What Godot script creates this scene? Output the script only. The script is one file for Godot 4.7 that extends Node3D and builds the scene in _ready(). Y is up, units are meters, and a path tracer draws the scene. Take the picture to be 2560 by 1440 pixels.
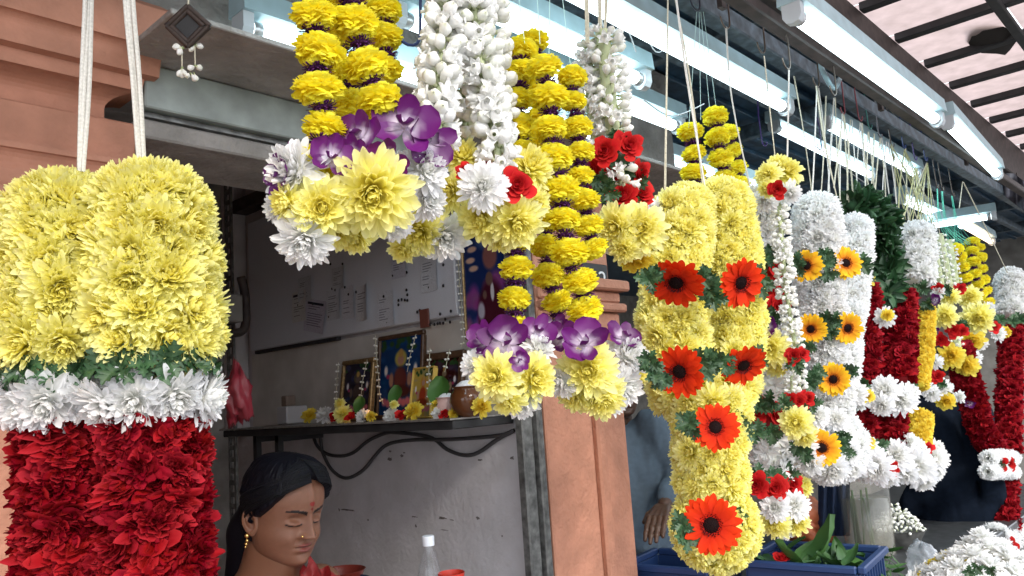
extends Node3D
# Flower-garland stalls on a covered walkway: x runs along the row of stalls, -z goes into them, y is up, metres.

const F := 1978.0                      # focal length in photograph pixels (2560 wide)
const EYE := Vector3(0, 1.55, 0)
var CAM := Basis()
var rng := RandomNumberGenerator.new()
var M := {}                            # materials
var FL := {}                           # flower meshes: kind -> list of variants
var counts := {}

# ---------------------------------------------------------------- mesh builder
class MB:
	var v := PackedVector3Array()
	var c := PackedColorArray()
	var i := PackedInt32Array()
	func vert(p: Vector3, col: Color) -> int:
		v.append(p); c.append(col)
		return v.size() - 1
	func tri(a: int, b: int, d: int) -> void:      # counter-clockwise seen from the front
		i.append(a); i.append(d); i.append(b)
	func quad(a: int, b: int, d: int, e: int) -> void:
		tri(a, b, d); tri(a, d, e)
	func flat(pts: Array, col: Color) -> void:     # a convex face with vertices of its own
		var k := v.size()
		for p in pts: vert(p, col)
		for n in range(1, pts.size() - 1): tri(k, k + n, k + n + 1)
	func grid(rows: int, cols: int, from: int, wrap := false) -> void:
		for r in rows - 1:
			for q in (cols if wrap else cols - 1):
				var a := from + r * cols + q
				var b := from + r * cols + (q + 1) % cols
				quad(a, b, b + cols, a + cols)
	func box(a: Vector3, b: Vector3, col := Color.WHITE, e := 0.0) -> void:
		if e <= 0.0:
			flat([Vector3(a.x, a.y, b.z), Vector3(b.x, a.y, b.z), Vector3(b.x, b.y, b.z), Vector3(a.x, b.y, b.z)], col)
			flat([Vector3(b.x, a.y, a.z), Vector3(a.x, a.y, a.z), Vector3(a.x, b.y, a.z), Vector3(b.x, b.y, a.z)], col)
			flat([Vector3(b.x, a.y, b.z), Vector3(b.x, a.y, a.z), Vector3(b.x, b.y, a.z), Vector3(b.x, b.y, b.z)], col)
			flat([Vector3(a.x, a.y, a.z), Vector3(a.x, a.y, b.z), Vector3(a.x, b.y, b.z), Vector3(a.x, b.y, a.z)], col)
			flat([Vector3(a.x, b.y, b.z), Vector3(b.x, b.y, b.z), Vector3(b.x, b.y, a.z), Vector3(a.x, b.y, a.z)], col)
			flat([Vector3(a.x, a.y, a.z), Vector3(b.x, a.y, a.z), Vector3(b.x, a.y, b.z), Vector3(a.x, a.y, b.z)], col)
			return
		# chamfered: three rings of faces built from the inset corners
		var m := (a + b) * 0.5
		var h := (b - a) * 0.5
		var P := func(sx: int, sy: int, sz: int, ax: int) -> Vector3:
			var q := Vector3(sx * h.x, sy * h.y, sz * h.z)
			if ax != 0: q.x -= sx * e
			if ax != 1: q.y -= sy * e
			if ax != 2: q.z -= sz * e
			return m + q
		for s in [-1, 1]:
			var fx := [P.call(s, -1, -1, 0), P.call(s, 1, -1, 0), P.call(s, 1, 1, 0), P.call(s, -1, 1, 0)]
			var fy := [P.call(-1, s, -1, 1), P.call(-1, s, 1, 1), P.call(1, s, 1, 1), P.call(1, s, -1, 1)]
			var fz := [P.call(-1, -1, s, 2), P.call(1, -1, s, 2), P.call(1, 1, s, 2), P.call(-1, 1, s, 2)]
			for f in [fx, fy, fz]:
				if s < 0: f.reverse()
				flat(f, col)
			for t in [-1, 1]:
				var ez := [P.call(s, t, -1, 0), P.call(s, t, 1, 0), P.call(s, t, 1, 1), P.call(s, t, -1, 1)]
				var ey := [P.call(s, -1, t, 0), P.call(s, 1, t, 0), P.call(s, 1, t, 2), P.call(s, -1, t, 2)]
				var ex := [P.call(-1, s, t, 1), P.call(1, s, t, 1), P.call(1, s, t, 2), P.call(-1, s, t, 2)]
				for f in [ez, ey, ex]: out(f, m, col)
				for w in [-1, 1]: out([P.call(s, t, w, 0), P.call(s, t, w, 1), P.call(s, t, w, 2)], m, col)
	func out(f: Array, m: Vector3, col: Color) -> void:   # a face turned away from m
		var n: Vector3 = (f[1] - f[0]).cross(f[2] - f[0])
		if n.dot(f[0] - m) < 0.0: f.reverse()
		flat(f, col)
	func tube(pts: Array, rad, sides := 6, col := Color.WHITE, flatten := 1.0, caps := true) -> void:
		var k := v.size()
		var n := pts.size()
		var ref := Vector3(0.13, 0.31, 0.94)
		for q in n:
			var d: Vector3 = (pts[mini(q + 1, n - 1)] - pts[maxi(q - 1, 0)]).normalized()
			var x := d.cross(ref)
			if x.length() < 0.05: x = d.cross(Vector3(1, 0, 0))
			x = x.normalized()
			var y := x.cross(d).normalized()
			ref = y
			var r: float = rad[q] if rad is Array else rad
			for s in sides:
				var an := TAU * s / sides
				vert(pts[q] + (x * cos(an) + y * sin(an) * flatten) * r, col)
		for q in n - 1:
			for s in sides:
				var a := k + q * sides + s
				var b := k + q * sides + (s + 1) % sides
				quad(a, a + sides, b + sides, b)
		if caps:
			var a0 := vert(pts[0], col)
			var a1 := vert(pts[n - 1], col)
			for s in sides:
				tri(a0, k + s, k + (s + 1) % sides)
				tri(a1, k + (n - 1) * sides + (s + 1) % sides, k + (n - 1) * sides + s)
	func lathe(prof: Array, sides: int, T := Transform3D(), ripple := 0.0, lobes := 5) -> void:   # prof: [radius, y, colour]
		var k := v.size()
		for p in prof:
			for s in sides:
				var an := TAU * s / sides
				var r: float = p[0] * (1.0 + ripple * cos(lobes * an))
				vert(T * Vector3(cos(an) * r, p[1], sin(an) * r), p[2])
		for q in prof.size() - 1:
			for s in sides:
				var a := k + q * sides + s
				var b := k + q * sides + (s + 1) % sides
				quad(a, a + sides, b + sides, b)
	func ball(m: Vector3, r: Vector3, col: Color, sides := 10, rings := 7) -> void:
		var pr := []
		for q in rings + 1:
			var t := PI * q / rings
			pr.append([maxf(sin(t), 0.001), -cos(t), col])
		lathe(pr, sides, Transform3D(Basis.from_scale(r), m))
	func mesh(mat: Material = null) -> ArrayMesh:
		var nn := PackedVector3Array()
		nn.resize(v.size())
		for t in range(0, i.size(), 3):
			var a := i[t]
			var b := i[t + 2]
			var d := i[t + 1]
			var n := (v[b] - v[a]).cross(v[d] - v[a])
			nn[a] += n; nn[b] += n; nn[d] += n
		for t in nn.size():
			nn[t] = nn[t].normalized() if nn[t].length_squared() > 1e-24 else Vector3.UP
		var ar := []
		ar.resize(Mesh.ARRAY_MAX)
		ar[Mesh.ARRAY_VERTEX] = v
		ar[Mesh.ARRAY_NORMAL] = nn
		ar[Mesh.ARRAY_COLOR] = c
		ar[Mesh.ARRAY_INDEX] = i
		var m := ArrayMesh.new()
		m.add_surface_from_arrays(Mesh.PRIMITIVE_TRIANGLES, ar)
		if mat: m.surface_set_material(0, mat)
		return m

# ---------------------------------------------------------------- photograph pixel -> place
func ray(px: float, py: float) -> Vector3:
	return CAM * Vector3((px - 1280.0) / F, (720.0 - py) / F, -1.0)
func onz(px: float, py: float, z: float) -> Vector3:
	var r := ray(px, py)
	return EYE + r * (z / r.z)
func onx(px: float, py: float, x: float) -> Vector3:
	var r := ray(px, py)
	return EYE + r * (x / r.x)
func ony(px: float, py: float, y: float) -> Vector3:
	var r := ray(px, py)
	return EYE + r * ((y - EYE.y) / r.y)
func atd(px: float, py: float, d: float) -> Vector3:
	return EYE + ray(px, py) * d
func depth(p: Vector3) -> float:
	return -(CAM.inverse() * (p - EYE)).z
func rnd(a: float, b: float) -> float:
	return rng.randf_range(a, b)
func jit(s: float) -> Vector3:
	return Vector3(rnd(-s, s), rnd(-s, s), rnd(-s, s))

# ---------------------------------------------------------------- things and parts
func numbered(called: String) -> String:
	var n: int = counts.get(called, 0)
	counts[called] = n + 1
	return called if n == 0 else "%s_%03d" % [called, n]
func thing(called: String, label: String, category: String, at: Vector3, group := "", kind := "") -> Node3D:
	var o := Node3D.new()
	o.name = numbered(called)
	add_child(o)
	o.position = at
	meta(o, label, category, group, kind)
	return o
func meta(o: Node, label: String, category := "", group := "", kind := "") -> void:
	if label: o.set_meta("label", label)
	if category: o.set_meta("category", category)
	if group: o.set_meta("group", group)
	if kind: o.set_meta("kind", kind)
func world_of(o: Node3D) -> Vector3:
	return o.position if o.get_parent() == self else world_of(o.get_parent()) + o.position
func put(parent: Node3D, called: String, mesh: Mesh, b: Basis, at: Vector3, mat: Material = null) -> MeshInstance3D:   # a part, placed in the world
	var o := MeshInstance3D.new()
	o.name = called
	o.mesh = mesh
	if mat: o.material_override = mat
	parent.add_child(o, true)
	o.transform = Transform3D(b, at - world_of(parent))
	return o
func part(parent: Node3D, called: String, mb: MB, mat: Material) -> MeshInstance3D:      # a part whose vertices are world places
	var w := world_of(parent)
	for n in mb.v.size(): mb.v[n] -= w
	var o := MeshInstance3D.new()
	o.name = called
	o.mesh = mb.mesh(mat)
	parent.add_child(o, true)
	return o
func solo(called: String, mb: MB, mat: Material, label: String, category: String, group := "", kind := "") -> MeshInstance3D:   # a thing that is one mesh
	var m := Vector3.ZERO
	var lo := 1e9
	for p in mb.v:
		m += p
		lo = minf(lo, p.y)
	m /= mb.v.size()
	m.y = lo
	for n in mb.v.size(): mb.v[n] -= m
	var o := MeshInstance3D.new()
	o.name = numbered(called)
	o.mesh = mb.mesh(mat)
	add_child(o)
	o.position = m
	meta(o, label, category, group, kind)
	return o
func struct(called: String, mb: MB, mat: Material) -> MeshInstance3D:
	var o := solo(called, mb, mat, "", "", "", "structure")
	return o
func bY(d: Vector3, spin := 0.0) -> Basis:
	var y := d.normalized()
	var x := y.cross(Vector3(0.31, 0.22, 0.93))
	if x.length() < 0.1: x = y.cross(Vector3(1, 0, 0))
	x = x.normalized()
	return Basis(x, y, x.cross(y)) * Basis(Vector3.UP, spin)
func spline(pts: Array, per: int) -> Array:
	var out := []
	var n := pts.size()
	for q in n - 1:
		var p0: Vector3 = pts[maxi(q - 1, 0)]
		var p1: Vector3 = pts[q]
		var p2: Vector3 = pts[q + 1]
		var p3: Vector3 = pts[mini(q + 2, n - 1)]
		for s in per:
			out.append(p1.cubic_interpolate(p2, p0, p3, float(s) / per))
	out.append(pts[n - 1])
	return out
func along(pts: Array, s: float) -> Array:          # [place, direction] at arc length s
	for q in pts.size() - 1:
		var d: float = pts[q].distance_to(pts[q + 1])
		if s <= d or q == pts.size() - 2:
			return [pts[q].lerp(pts[q + 1], s / maxf(d, 1e-6)), (pts[q + 1] - pts[q]).normalized()]
		s -= d
	return [pts[0], Vector3.DOWN]
func total(pts: Array) -> float:
	var d := 0.0
	for q in pts.size() - 1: d += pts[q].distance_to(pts[q + 1])
	return d
func zpath(px: Array, z: float) -> Array:
	var out := []
	for p in px: out.append(onz(p[0], p[1], z + (p[2] if p.size() > 2 else 0.0)))
	return out

# ---------------------------------------------------------------- materials
func lin(c: Color) -> Color:
	return Color(c.r, c.g, c.b).linear_to_srgb()
func noise_tex(seed_: int, freq: float, lo: Color, hi: Color, size := 512, oct := 4, mid := -1.0) -> NoiseTexture2D:
	var n := FastNoiseLite.new()
	n.seed = seed_
	n.frequency = freq
	n.fractal_octaves = oct
	var g := Gradient.new()
	g.set_color(0, lo); g.set_color(1, hi)
	if mid > 0.0:
		g.set_offset(0, mid - 0.12); g.set_offset(1, mid + 0.12)
	var t := NoiseTexture2D.new()
	t.width = size; t.height = size
	t.seamless = true
	t.noise = n
	t.color_ramp = g
	return t
func plain(col: Color, rough := 0.7, metal := 0.0) -> StandardMaterial3D:       # col: linear base colour
	var m := StandardMaterial3D.new()
	m.albedo_color = lin(col)
	m.roughness = rough
	m.metallic = metal
	return m
func worn(col: Color, vary: float, seed_: int, scale := 1.5, rough := 0.8, bump := 0.0, metal := 0.0) -> StandardMaterial3D:
	var m := plain(col, rough, metal)
	var d := 1.0 - vary
	m.albedo_texture = noise_tex(seed_, 0.012, Color(d, d, d * 0.99), Color.WHITE, 512, 6)
	m.uv1_triplanar = true
	m.uv1_world_triplanar = true
	m.uv1_scale = Vector3.ONE * scale
	if bump > 0.0:
		var nt := noise_tex(seed_ + 7, 0.06, Color.BLACK, Color.WHITE, 512, 4)
		nt.as_normal_map = true
		nt.bump_strength = 8.0 * bump / 0.1
		m.normal_enabled = true
		m.normal_texture = nt
		m.normal_scale = 0.35
	return m
func tinted(rough: float, back := 0.0, spec := 0.5) -> StandardMaterial3D:      # colour from the vertices
	var m := StandardMaterial3D.new()
	m.vertex_color_use_as_albedo = true
	m.roughness = rough
	m.metallic_specular = spec
	if back > 0.0:
		m.backlight_enabled = true
		m.backlight = Color(back, back, back)
	return m

# ---------------------------------------------------------------- flowers (unit size, facing +y)
func petal(mb: MB, o: Vector3, dir: Vector3, up: Vector3, L: float, W: float, cup: float, curl: float, c0: Color, c1: Color, tip := 0.35, twist := 0.0) -> void:
	var side := dir.cross(up).normalized()
	var k := mb.v.size()
	var ts := [0.0, 0.36, 0.72, 0.92, 1.0]
	var ws := [0.42, 0.88, 1.0, 0.25 + 0.8 * tip, tip * 0.55]
	var cu := curl if absf(curl) > 0.02 else 0.02
	for q in 5:
		var t: float = ts[q]
		var a := sin(cu * t) / cu
		var h := (1.0 - cos(cu * t)) / cu
		var n := (up * cos(cu * t) - dir * sin(cu * t)).normalized()
		var s: Vector3 = (side * cos(twist * t) + n * sin(twist * t)) * W * 0.5 * ws[q]
		var p := o + (dir * a + up * h) * L
		var col := c0.lerp(c1, t)
		var lift: Vector3 = n * (W * 0.5 * cup * ws[q])
		mb.vert(p - s + lift, col)
		mb.vert(p + (dir * 0.035 * L if q == 4 else Vector3.ZERO), col)
		mb.vert(p + s + lift, col)
	mb.grid(5, 3, k)

func mum(sd: int, n: int, cin: Color, cout: Color, ctip: Color, low := -0.3, width := 0.3, flop := 0.3, eye := Color(0.42, 0.4, 0.05)) -> MB:
	rng.seed = sd
	var mb := MB.new()
	mb.ball(Vector3(0, 0.0, 0), Vector3(0.34, 0.26, 0.34), cin, 8, 5)
	for q in n:
		var t := (q + 0.5) / n
		var az := q * 2.399963 + rnd(-0.25, 0.25)
		var el := lerpf(1.3, low, pow(t, 0.8)) + rnd(-0.22, 0.22)
		var L := lerpf(0.42, 0.86, pow(t, 0.45)) * rnd(0.82, 1.08)
		var d := Vector3(cos(az) * cos(el), sin(el), sin(az) * cos(el))
		var u := Vector3(-cos(az) * sin(el), cos(el), -sin(az) * sin(el))
		var o := Vector3(cos(az), 0, sin(az)) * 0.16 * t + Vector3(0, 0.12 * (1.0 - t), 0)
		var body := cin.lerp(cout, pow(t, 0.7))
		var k := rnd(0.92, 1.04)
		body = Color(body.r * k, body.g * k, body.b * k)
		petal(mb, o, d, u, L, width * lerpf(0.6, 1.0, sqrt(t)) * rnd(0.8, 1.2), rnd(0.3, 0.75), (rnd(flop, flop + 0.8) if t < 0.6 else rnd(-0.8, 0.9)), cin.lerp(body, 0.6), body.lerp(ctip, 0.35 + 0.55 * t), rnd(0.5, 0.68), rnd(-0.45, 0.45))
	for q in 14:
		var az := q * 2.399963
		var r := 0.09 * sqrt(q / 14.0)
		petal(mb, Vector3(cos(az) * r, 0.14, sin(az) * r), Vector3(cos(az) * 0.25, 1, sin(az) * 0.25).normalized(), Vector3(-cos(az), 0.25, -sin(az)).normalized(), rnd(0.12, 0.2), 0.05, 0.2, 0.3, eye, cin)
	return mb

func pompon(sd: int, n: int, cin: Color, cout: Color, size: float, width: float, squash: float) -> MB:     # a ball of short crowded petals
	rng.seed = sd
	var mb := MB.new()
	mb.ball(Vector3.ZERO, Vector3(0.66, 0.66 * squash, 0.66), cin, 10, 6)
	for q in n:
		var y := 1.0 - 2.0 * (q + 0.5) / n
		var r := sqrt(1.0 - y * y)
		var az := q * 2.399963 + rnd(-0.25, 0.25)
		var nrm := Vector3(cos(az) * r, y, sin(az) * r)
		var tang := Vector3(0, 1, 0) - nrm * y
		if tang.length() < 0.05: tang = Vector3(1, 0, 0)
		tang = -tang.normalized() * (1.0 if y > -0.1 else -0.35)
		var lean := 0.25 + 0.65 * clampf(1.0 - absf(y), 0, 1)
		var d := (nrm + tang * lean * rnd(0.2, 0.9) + jit(0.22)).normalized()
		var u := (nrm - d * nrm.dot(d)) - tang * 0.6
		u = (u - d * u.dot(d)).normalized()
		var k := rnd(0.82, 1.06)
		var co := Color(cout.r * k, cout.g * k, cout.b * rnd(0.6, 1.3))
		petal(mb, nrm * 0.56, d, u, size * rnd(0.8, 1.15), width * rnd(0.8, 1.2), rnd(0.2, 0.7), rnd(0.6, 1.7), cin, co, 0.84, rnd(-0.6, 0.6))
	for p in mb.v.size():
		mb.v[p].y *= squash
	return mb

func rose(sd: int, layers: int, cin: Color, cout: Color, rim: Color, ruffle := 0.05, opened := 0.55, tall := 0.8, rows := 6, cols := 8) -> MB:
	rng.seed = sd
	var mb := MB.new()
	mb.ball(Vector3(0, 0.1, 0), Vector3(0.45, 0.35, 0.45), cin, 8, 5)
	for q in layers:
		var t := (q + 0.5) / layers
		var az := q * 2.399963 + rnd(-0.3, 0.3)
		var r0 := lerpf(0.07, 0.5, t)
		var span := lerpf(2.6, 1.15, t)
		var flare := lerpf(0.08, opened + 0.25, pow(t, 1.3)) * rnd(0.8, 1.15)
		var hgt := lerpf(tall, tall * 0.55, t) * rnd(0.88, 1.08)
		var ph := rnd(0, TAU)
		var p2 := rnd(0, TAU)
		var k := mb.v.size()
		var kk := rnd(0.72, 1.12)
		var body := cin.lerp(cout, t)
		body = Color(body.r * kk, body.g * kk, body.b * kk)
		for a in rows:
			var v := a / float(rows - 1)
			for b in cols:
				var u := (b / float(cols - 1) - 0.5)
				var edge := 1.0 - (pow(absf(u) * 2.0, 2.4) * 0.62 if ruffle > 0.05 else pow(absf(u) * 2.0, 3.0) * 0.3)
				var hh := v * edge
				var an := az + u * span
				var wv := ruffle * v * v * (sin(u * 11.0 + ph) + 0.6 * sin(u * 23.0 + p2))
				var rr := r0 * (0.55 + 0.45 * sin(minf(hh * 1.9, 1.57))) + flare * pow(hh, 2.6) + wv * 0.8
				var yy := hgt * (hh - 0.22 * flare * pow(hh, 4.0)) - 0.12 * t + wv
				mb.vert(Vector3(cos(an) * rr, yy, sin(an) * rr), body.lerp(rim, 0.7 if a == rows - 1 else 0.1 * v))
		mb.grid(rows, cols, k)
	return mb

func gerbera(sd: int, n: int, col: Color, tip: Color, base: Color, heart: Color, ring: Color) -> MB:
	rng.seed = sd
	var mb := MB.new()
	for lay in 2:
		for q in (n if lay == 0 else n - 5):
			var az := TAU * (q + 0.5 * lay) / (n if lay == 0 else n - 5) + rnd(-0.1, 0.1)
			var el := rnd(0.02, 0.2) + 0.12 * lay
			var d := Vector3(cos(az) * cos(el), sin(el), sin(az) * cos(el))
			var u := Vector3(-cos(az) * sin(el), cos(el), -sin(az) * sin(el))
			var k := rnd(0.85, 1.05)
			petal(mb, Vector3(cos(az), 0, sin(az)) * 0.2 + Vector3(0, 0.02 + 0.03 * lay, 0), d, u, (0.82 if lay == 0 else 0.68) * rnd(0.9, 1.06), 0.29 * rnd(0.85, 1.15), rnd(-0.2, 0.35), rnd(-0.45, 0.25), base, Color(tip.r * k, tip.g * k, tip.b * k).lerp(col, 0.3), 0.5, rnd(-0.2, 0.2))
	for q in 56:
		var az := q * 2.399963
		var r := 0.24 + 0.08 * (q / 40.0)
		petal(mb, Vector3(cos(az) * r, 0.05, sin(az) * r), Vector3(cos(az) * 0.7, 0.7, sin(az) * 0.7), Vector3(-cos(az) * 0.7, 0.7, -sin(az) * 0.7), rnd(0.09, 0.15), 0.05, 0.3, 0.5, heart, ring)
	mb.ball(Vector3(0, 0.03, 0), Vector3(0.3, 0.1, 0.3), heart, 14, 6)
	for q in 60:
		var az := q * 2.399963
		var r := 0.27 * sqrt(q / 60.0)
		mb.ball(Vector3(cos(az) * r, 0.1 + 0.03 * (1.0 - r * 4.0), sin(az) * r), Vector3.ONE * 0.024, heart.lerp(ring, 0.0 if q < 30 else 0.25), 5, 3)
	return mb

func broad(mb: MB, o: Vector3, dir: Vector3, up: Vector3, L: float, W: float, cup: float, curl: float, c0: Color, c1: Color, reach := 0.35, wave := 0.05, blunt := 0.0) -> void:    # a broad petal or leaf, 6 x 5 points
	var side := dir.cross(up).normalized()
	var k := mb.v.size()
	for q in 6:
		var t := q / 5.0
		var w := sin(PI * clampf(0.08 + (0.88 - 0.2 * blunt) * pow(t, 0.9), 0, 1)) if q < 5 else 0.1 + 0.32 * blunt
		var a := sin(curl * t) / curl
		var h := (1.0 - cos(curl * t)) / curl
		var n := (up * cos(curl * t) - dir * sin(curl * t)).normalized()
		for b in 5:
			var s := b / 2.0 - 1.0
			var p := o + (dir * a + up * h) * L + side * s * W * 0.5 * w + n * (s * s * cup * W * 0.5 + rnd(-1, 1) * wave * absf(s))
			mb.vert(p, c0.lerp(c1, smoothstep(reach * 0.4, reach * 1.5, t + 0.18 * absf(s))))
	mb.grid(6, 5, k)

func orchid(sd: int) -> MB:
	rng.seed = sd
	var mb := MB.new()
	var white := Color(0.75, 0.66, 0.78)
	var purple := Color(0.15, 0.009, 0.17)
	var deep := Color(0.09, 0.005, 0.095)
	var an := [0.0, 1.2, -1.2, 2.35, -2.35]
	for q in 5:
		var az: float = an[q] + PI / 2 + rnd(-0.1, 0.1)
		var el := rnd(0.1, 0.45)
		var d := Vector3(cos(az) * cos(el), sin(el), sin(az) * cos(el))
		var u := Vector3(-cos(az) * sin(el), cos(el), -sin(az) * sin(el))
		var wide := 1.0 if absf(an[q]) == 1.2 else 0.6
		broad(mb, Vector3(cos(az), 0, sin(az)) * 0.05, d, u, rnd(0.85, 1.0), wide, rnd(0.1, 0.35), rnd(0.2, 0.6), white, purple.lerp(deep, rng.randf()), 0.36, 0.025, 1.0)
	broad(mb, Vector3(0, 0.08, 0), Vector3(0, 0.75, -0.66).normalized(), Vector3(0, 0.66, 0.75).normalized(), 0.6, 0.5, 0.9, 0.9, white, deep, 0.6, 0.02, 1.0)
	mb.lathe([[0.03, 0.0, white], [0.09, 0.08, white], [0.1, 0.2, white], [0.04, 0.3, white], [0.005, 0.32, purple]], 7)
	return mb

func lobed(mb: MB, T: Transform3D, col: Color, rib: Color) -> void:      # one lobed chrysanthemum leaf, length 1 along +z
	var half := [[0.03, 0.0], [0.07, 0.14], [0.26, 0.16], [0.36, 0.24], [0.24, 0.3], [0.13, 0.33], [0.34, 0.42], [0.46, 0.55], [0.3, 0.57], [0.16, 0.58], [0.28, 0.7], [0.33, 0.82], [0.2, 0.81], [0.11, 0.84], [0.1, 0.95], [0.0, 1.03]]
	for s in [-1.0, 1.0]:
		var mids := []
		var outs := []
		for h in half:
			var droop: float = -0.25 * h[1] * h[1]
			mids.append(mb.vert(T * Vector3(0, droop, h[1]), rib))
			outs.append(mb.vert(T * Vector3(s * h[0], droop + 0.35 * h[0] + rnd(-0.03, 0.03), h[1] + h[0] * 0.25), col))
		for q in half.size() - 1:
			if s > 0: mb.quad(mids[q], mids[q + 1], outs[q + 1], outs[q])
			else: mb.quad(mids[q], outs[q], outs[q + 1], mids[q + 1])

func sprig(sd: int, n: int, light := false) -> MB:
	rng.seed = sd
	var mb := MB.new()
	for q in n:
		var az := q * 2.399963 + rnd(-0.3, 0.3)
		var el := rnd(0.1, 1.0)
		var d := Vector3(cos(az) * cos(el), sin(el), sin(az) * cos(el))
		var b := bY(Vector3(-cos(az) * sin(el), cos(el), -sin(az) * sin(el)))
		var zc := d
		var yc := Vector3(-cos(az) * sin(el), cos(el), -sin(az) * sin(el)) + jit(0.3)
		var xc := yc.cross(zc).normalized()
		yc = zc.cross(xc).normalized()
		b = Basis(xc, yc, zc)
		var k := rnd(0.7, 1.3)
		var g := Color(0.022, 0.07, 0.026) if not light else Color(0.08, 0.19, 0.06)
		var col := Color(g.r * k, g.g * k, g.b * k)
		var s := rnd(0.75, 1.1)
		lobed(mb, Transform3D(b.scaled_local(Vector3(s, s, s)), Vector3.ZERO), col, col.lerp(Color(0.12, 0.2, 0.09), 0.3))
	return mb

func bud(sd: int, white: Color, plump: float, open := 0.0) -> MB:       # jasmine bud, length about 1.6 along +y from its green foot
	rng.seed = sd
	var mb := MB.new()
	var g := Color(0.3, 0.38, 0.16)
	var pale := Color(white.r * 0.8, white.g * 0.83, white.b * 0.62)
	mb.lathe([[0.05, -0.35, g], [0.13, -0.05, g], [0.12, 0.06, pale], [0.17, 0.3, pale]], 6)
	mb.lathe([[0.14, 0.2, pale], [plump * 0.66, 0.42, white], [plump, 0.78, white], [plump * 0.9, 1.05, white], [plump * 0.5, 1.28, white], [0.05 + open * 0.2, 1.38 - open * 0.2, pale]], 10, Transform3D(Basis(), Vector3.ZERO), 0.09, 5)
	if open > 0.0:
		for q in 6:
			var az := q * TAU / 6 + rnd(-0.2, 0.2)
			broad(mb, Vector3(cos(az) * plump * 0.5, 0.5, sin(az) * plump * 0.5), Vector3(cos(az) * 0.55, 0.8, sin(az) * 0.55).normalized(), Vector3(-cos(az) * 0.8, 0.55, -sin(az) * 0.8).normalized(), 0.85, plump * 1.2, 0.5, -0.9 * open + 0.3, white, white, 0.5, 0.01)
	return mb

func tuberose(sd: int, n: int) -> MB:      # a loose star of narrow waxy petals on a short tube
	rng.seed = sd
	var mb := MB.new()
	var w := Color(0.8, 0.8, 0.79)
	mb.lathe([[0.06, -0.2, Color(0.45, 0.5, 0.3)], [0.09, 0.2, w], [0.15, 0.5, w]], 6)
	for q in n:
		var az := q * TAU / n + rnd(-0.2, 0.2)
		var el := rnd(0.15, 0.9)
		petal(mb, Vector3(cos(az) * 0.1, 0.45, sin(az) * 0.1), Vector3(cos(az) * cos(el), sin(el), sin(az) * cos(el)), Vector3(-cos(az) * sin(el), cos(el), -sin(az) * sin(el)), rnd(0.6, 0.85), 0.27, 0.5, rnd(-0.6, 0.3), w, w, 0.35)
	return mb

func pointed(sd: int, n: int, col: Color) -> MB:     # spray of pointed leaves
	rng.seed = sd
	var mb := MB.new()
	for q in n:
		var az := q * 2.399963 + rnd(-0.3, 0.3)
		var el := rnd(-0.2, 0.9)
		var k := rnd(0.6, 1.35)
		var c1 := Color(col.r * k, col.g * k, col.b * k)
		broad(mb, Vector3.ZERO, Vector3(cos(az) * cos(el), sin(el), sin(az) * cos(el)), Vector3(-cos(az) * sin(el), cos(el), -sin(az) * sin(el)), rnd(0.8, 1.15), 0.4, 0.35, rnd(-1.3, 0.2), c1.lerp(Color(0.12, 0.2, 0.09), 0.25), c1, 0.3, 0.02)
	return mb

func variants(key: String, list: Array, mat: Material) -> void:
	FL[key] = []
	for mb in list: FL[key].append(mb.mesh(mat))

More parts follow.
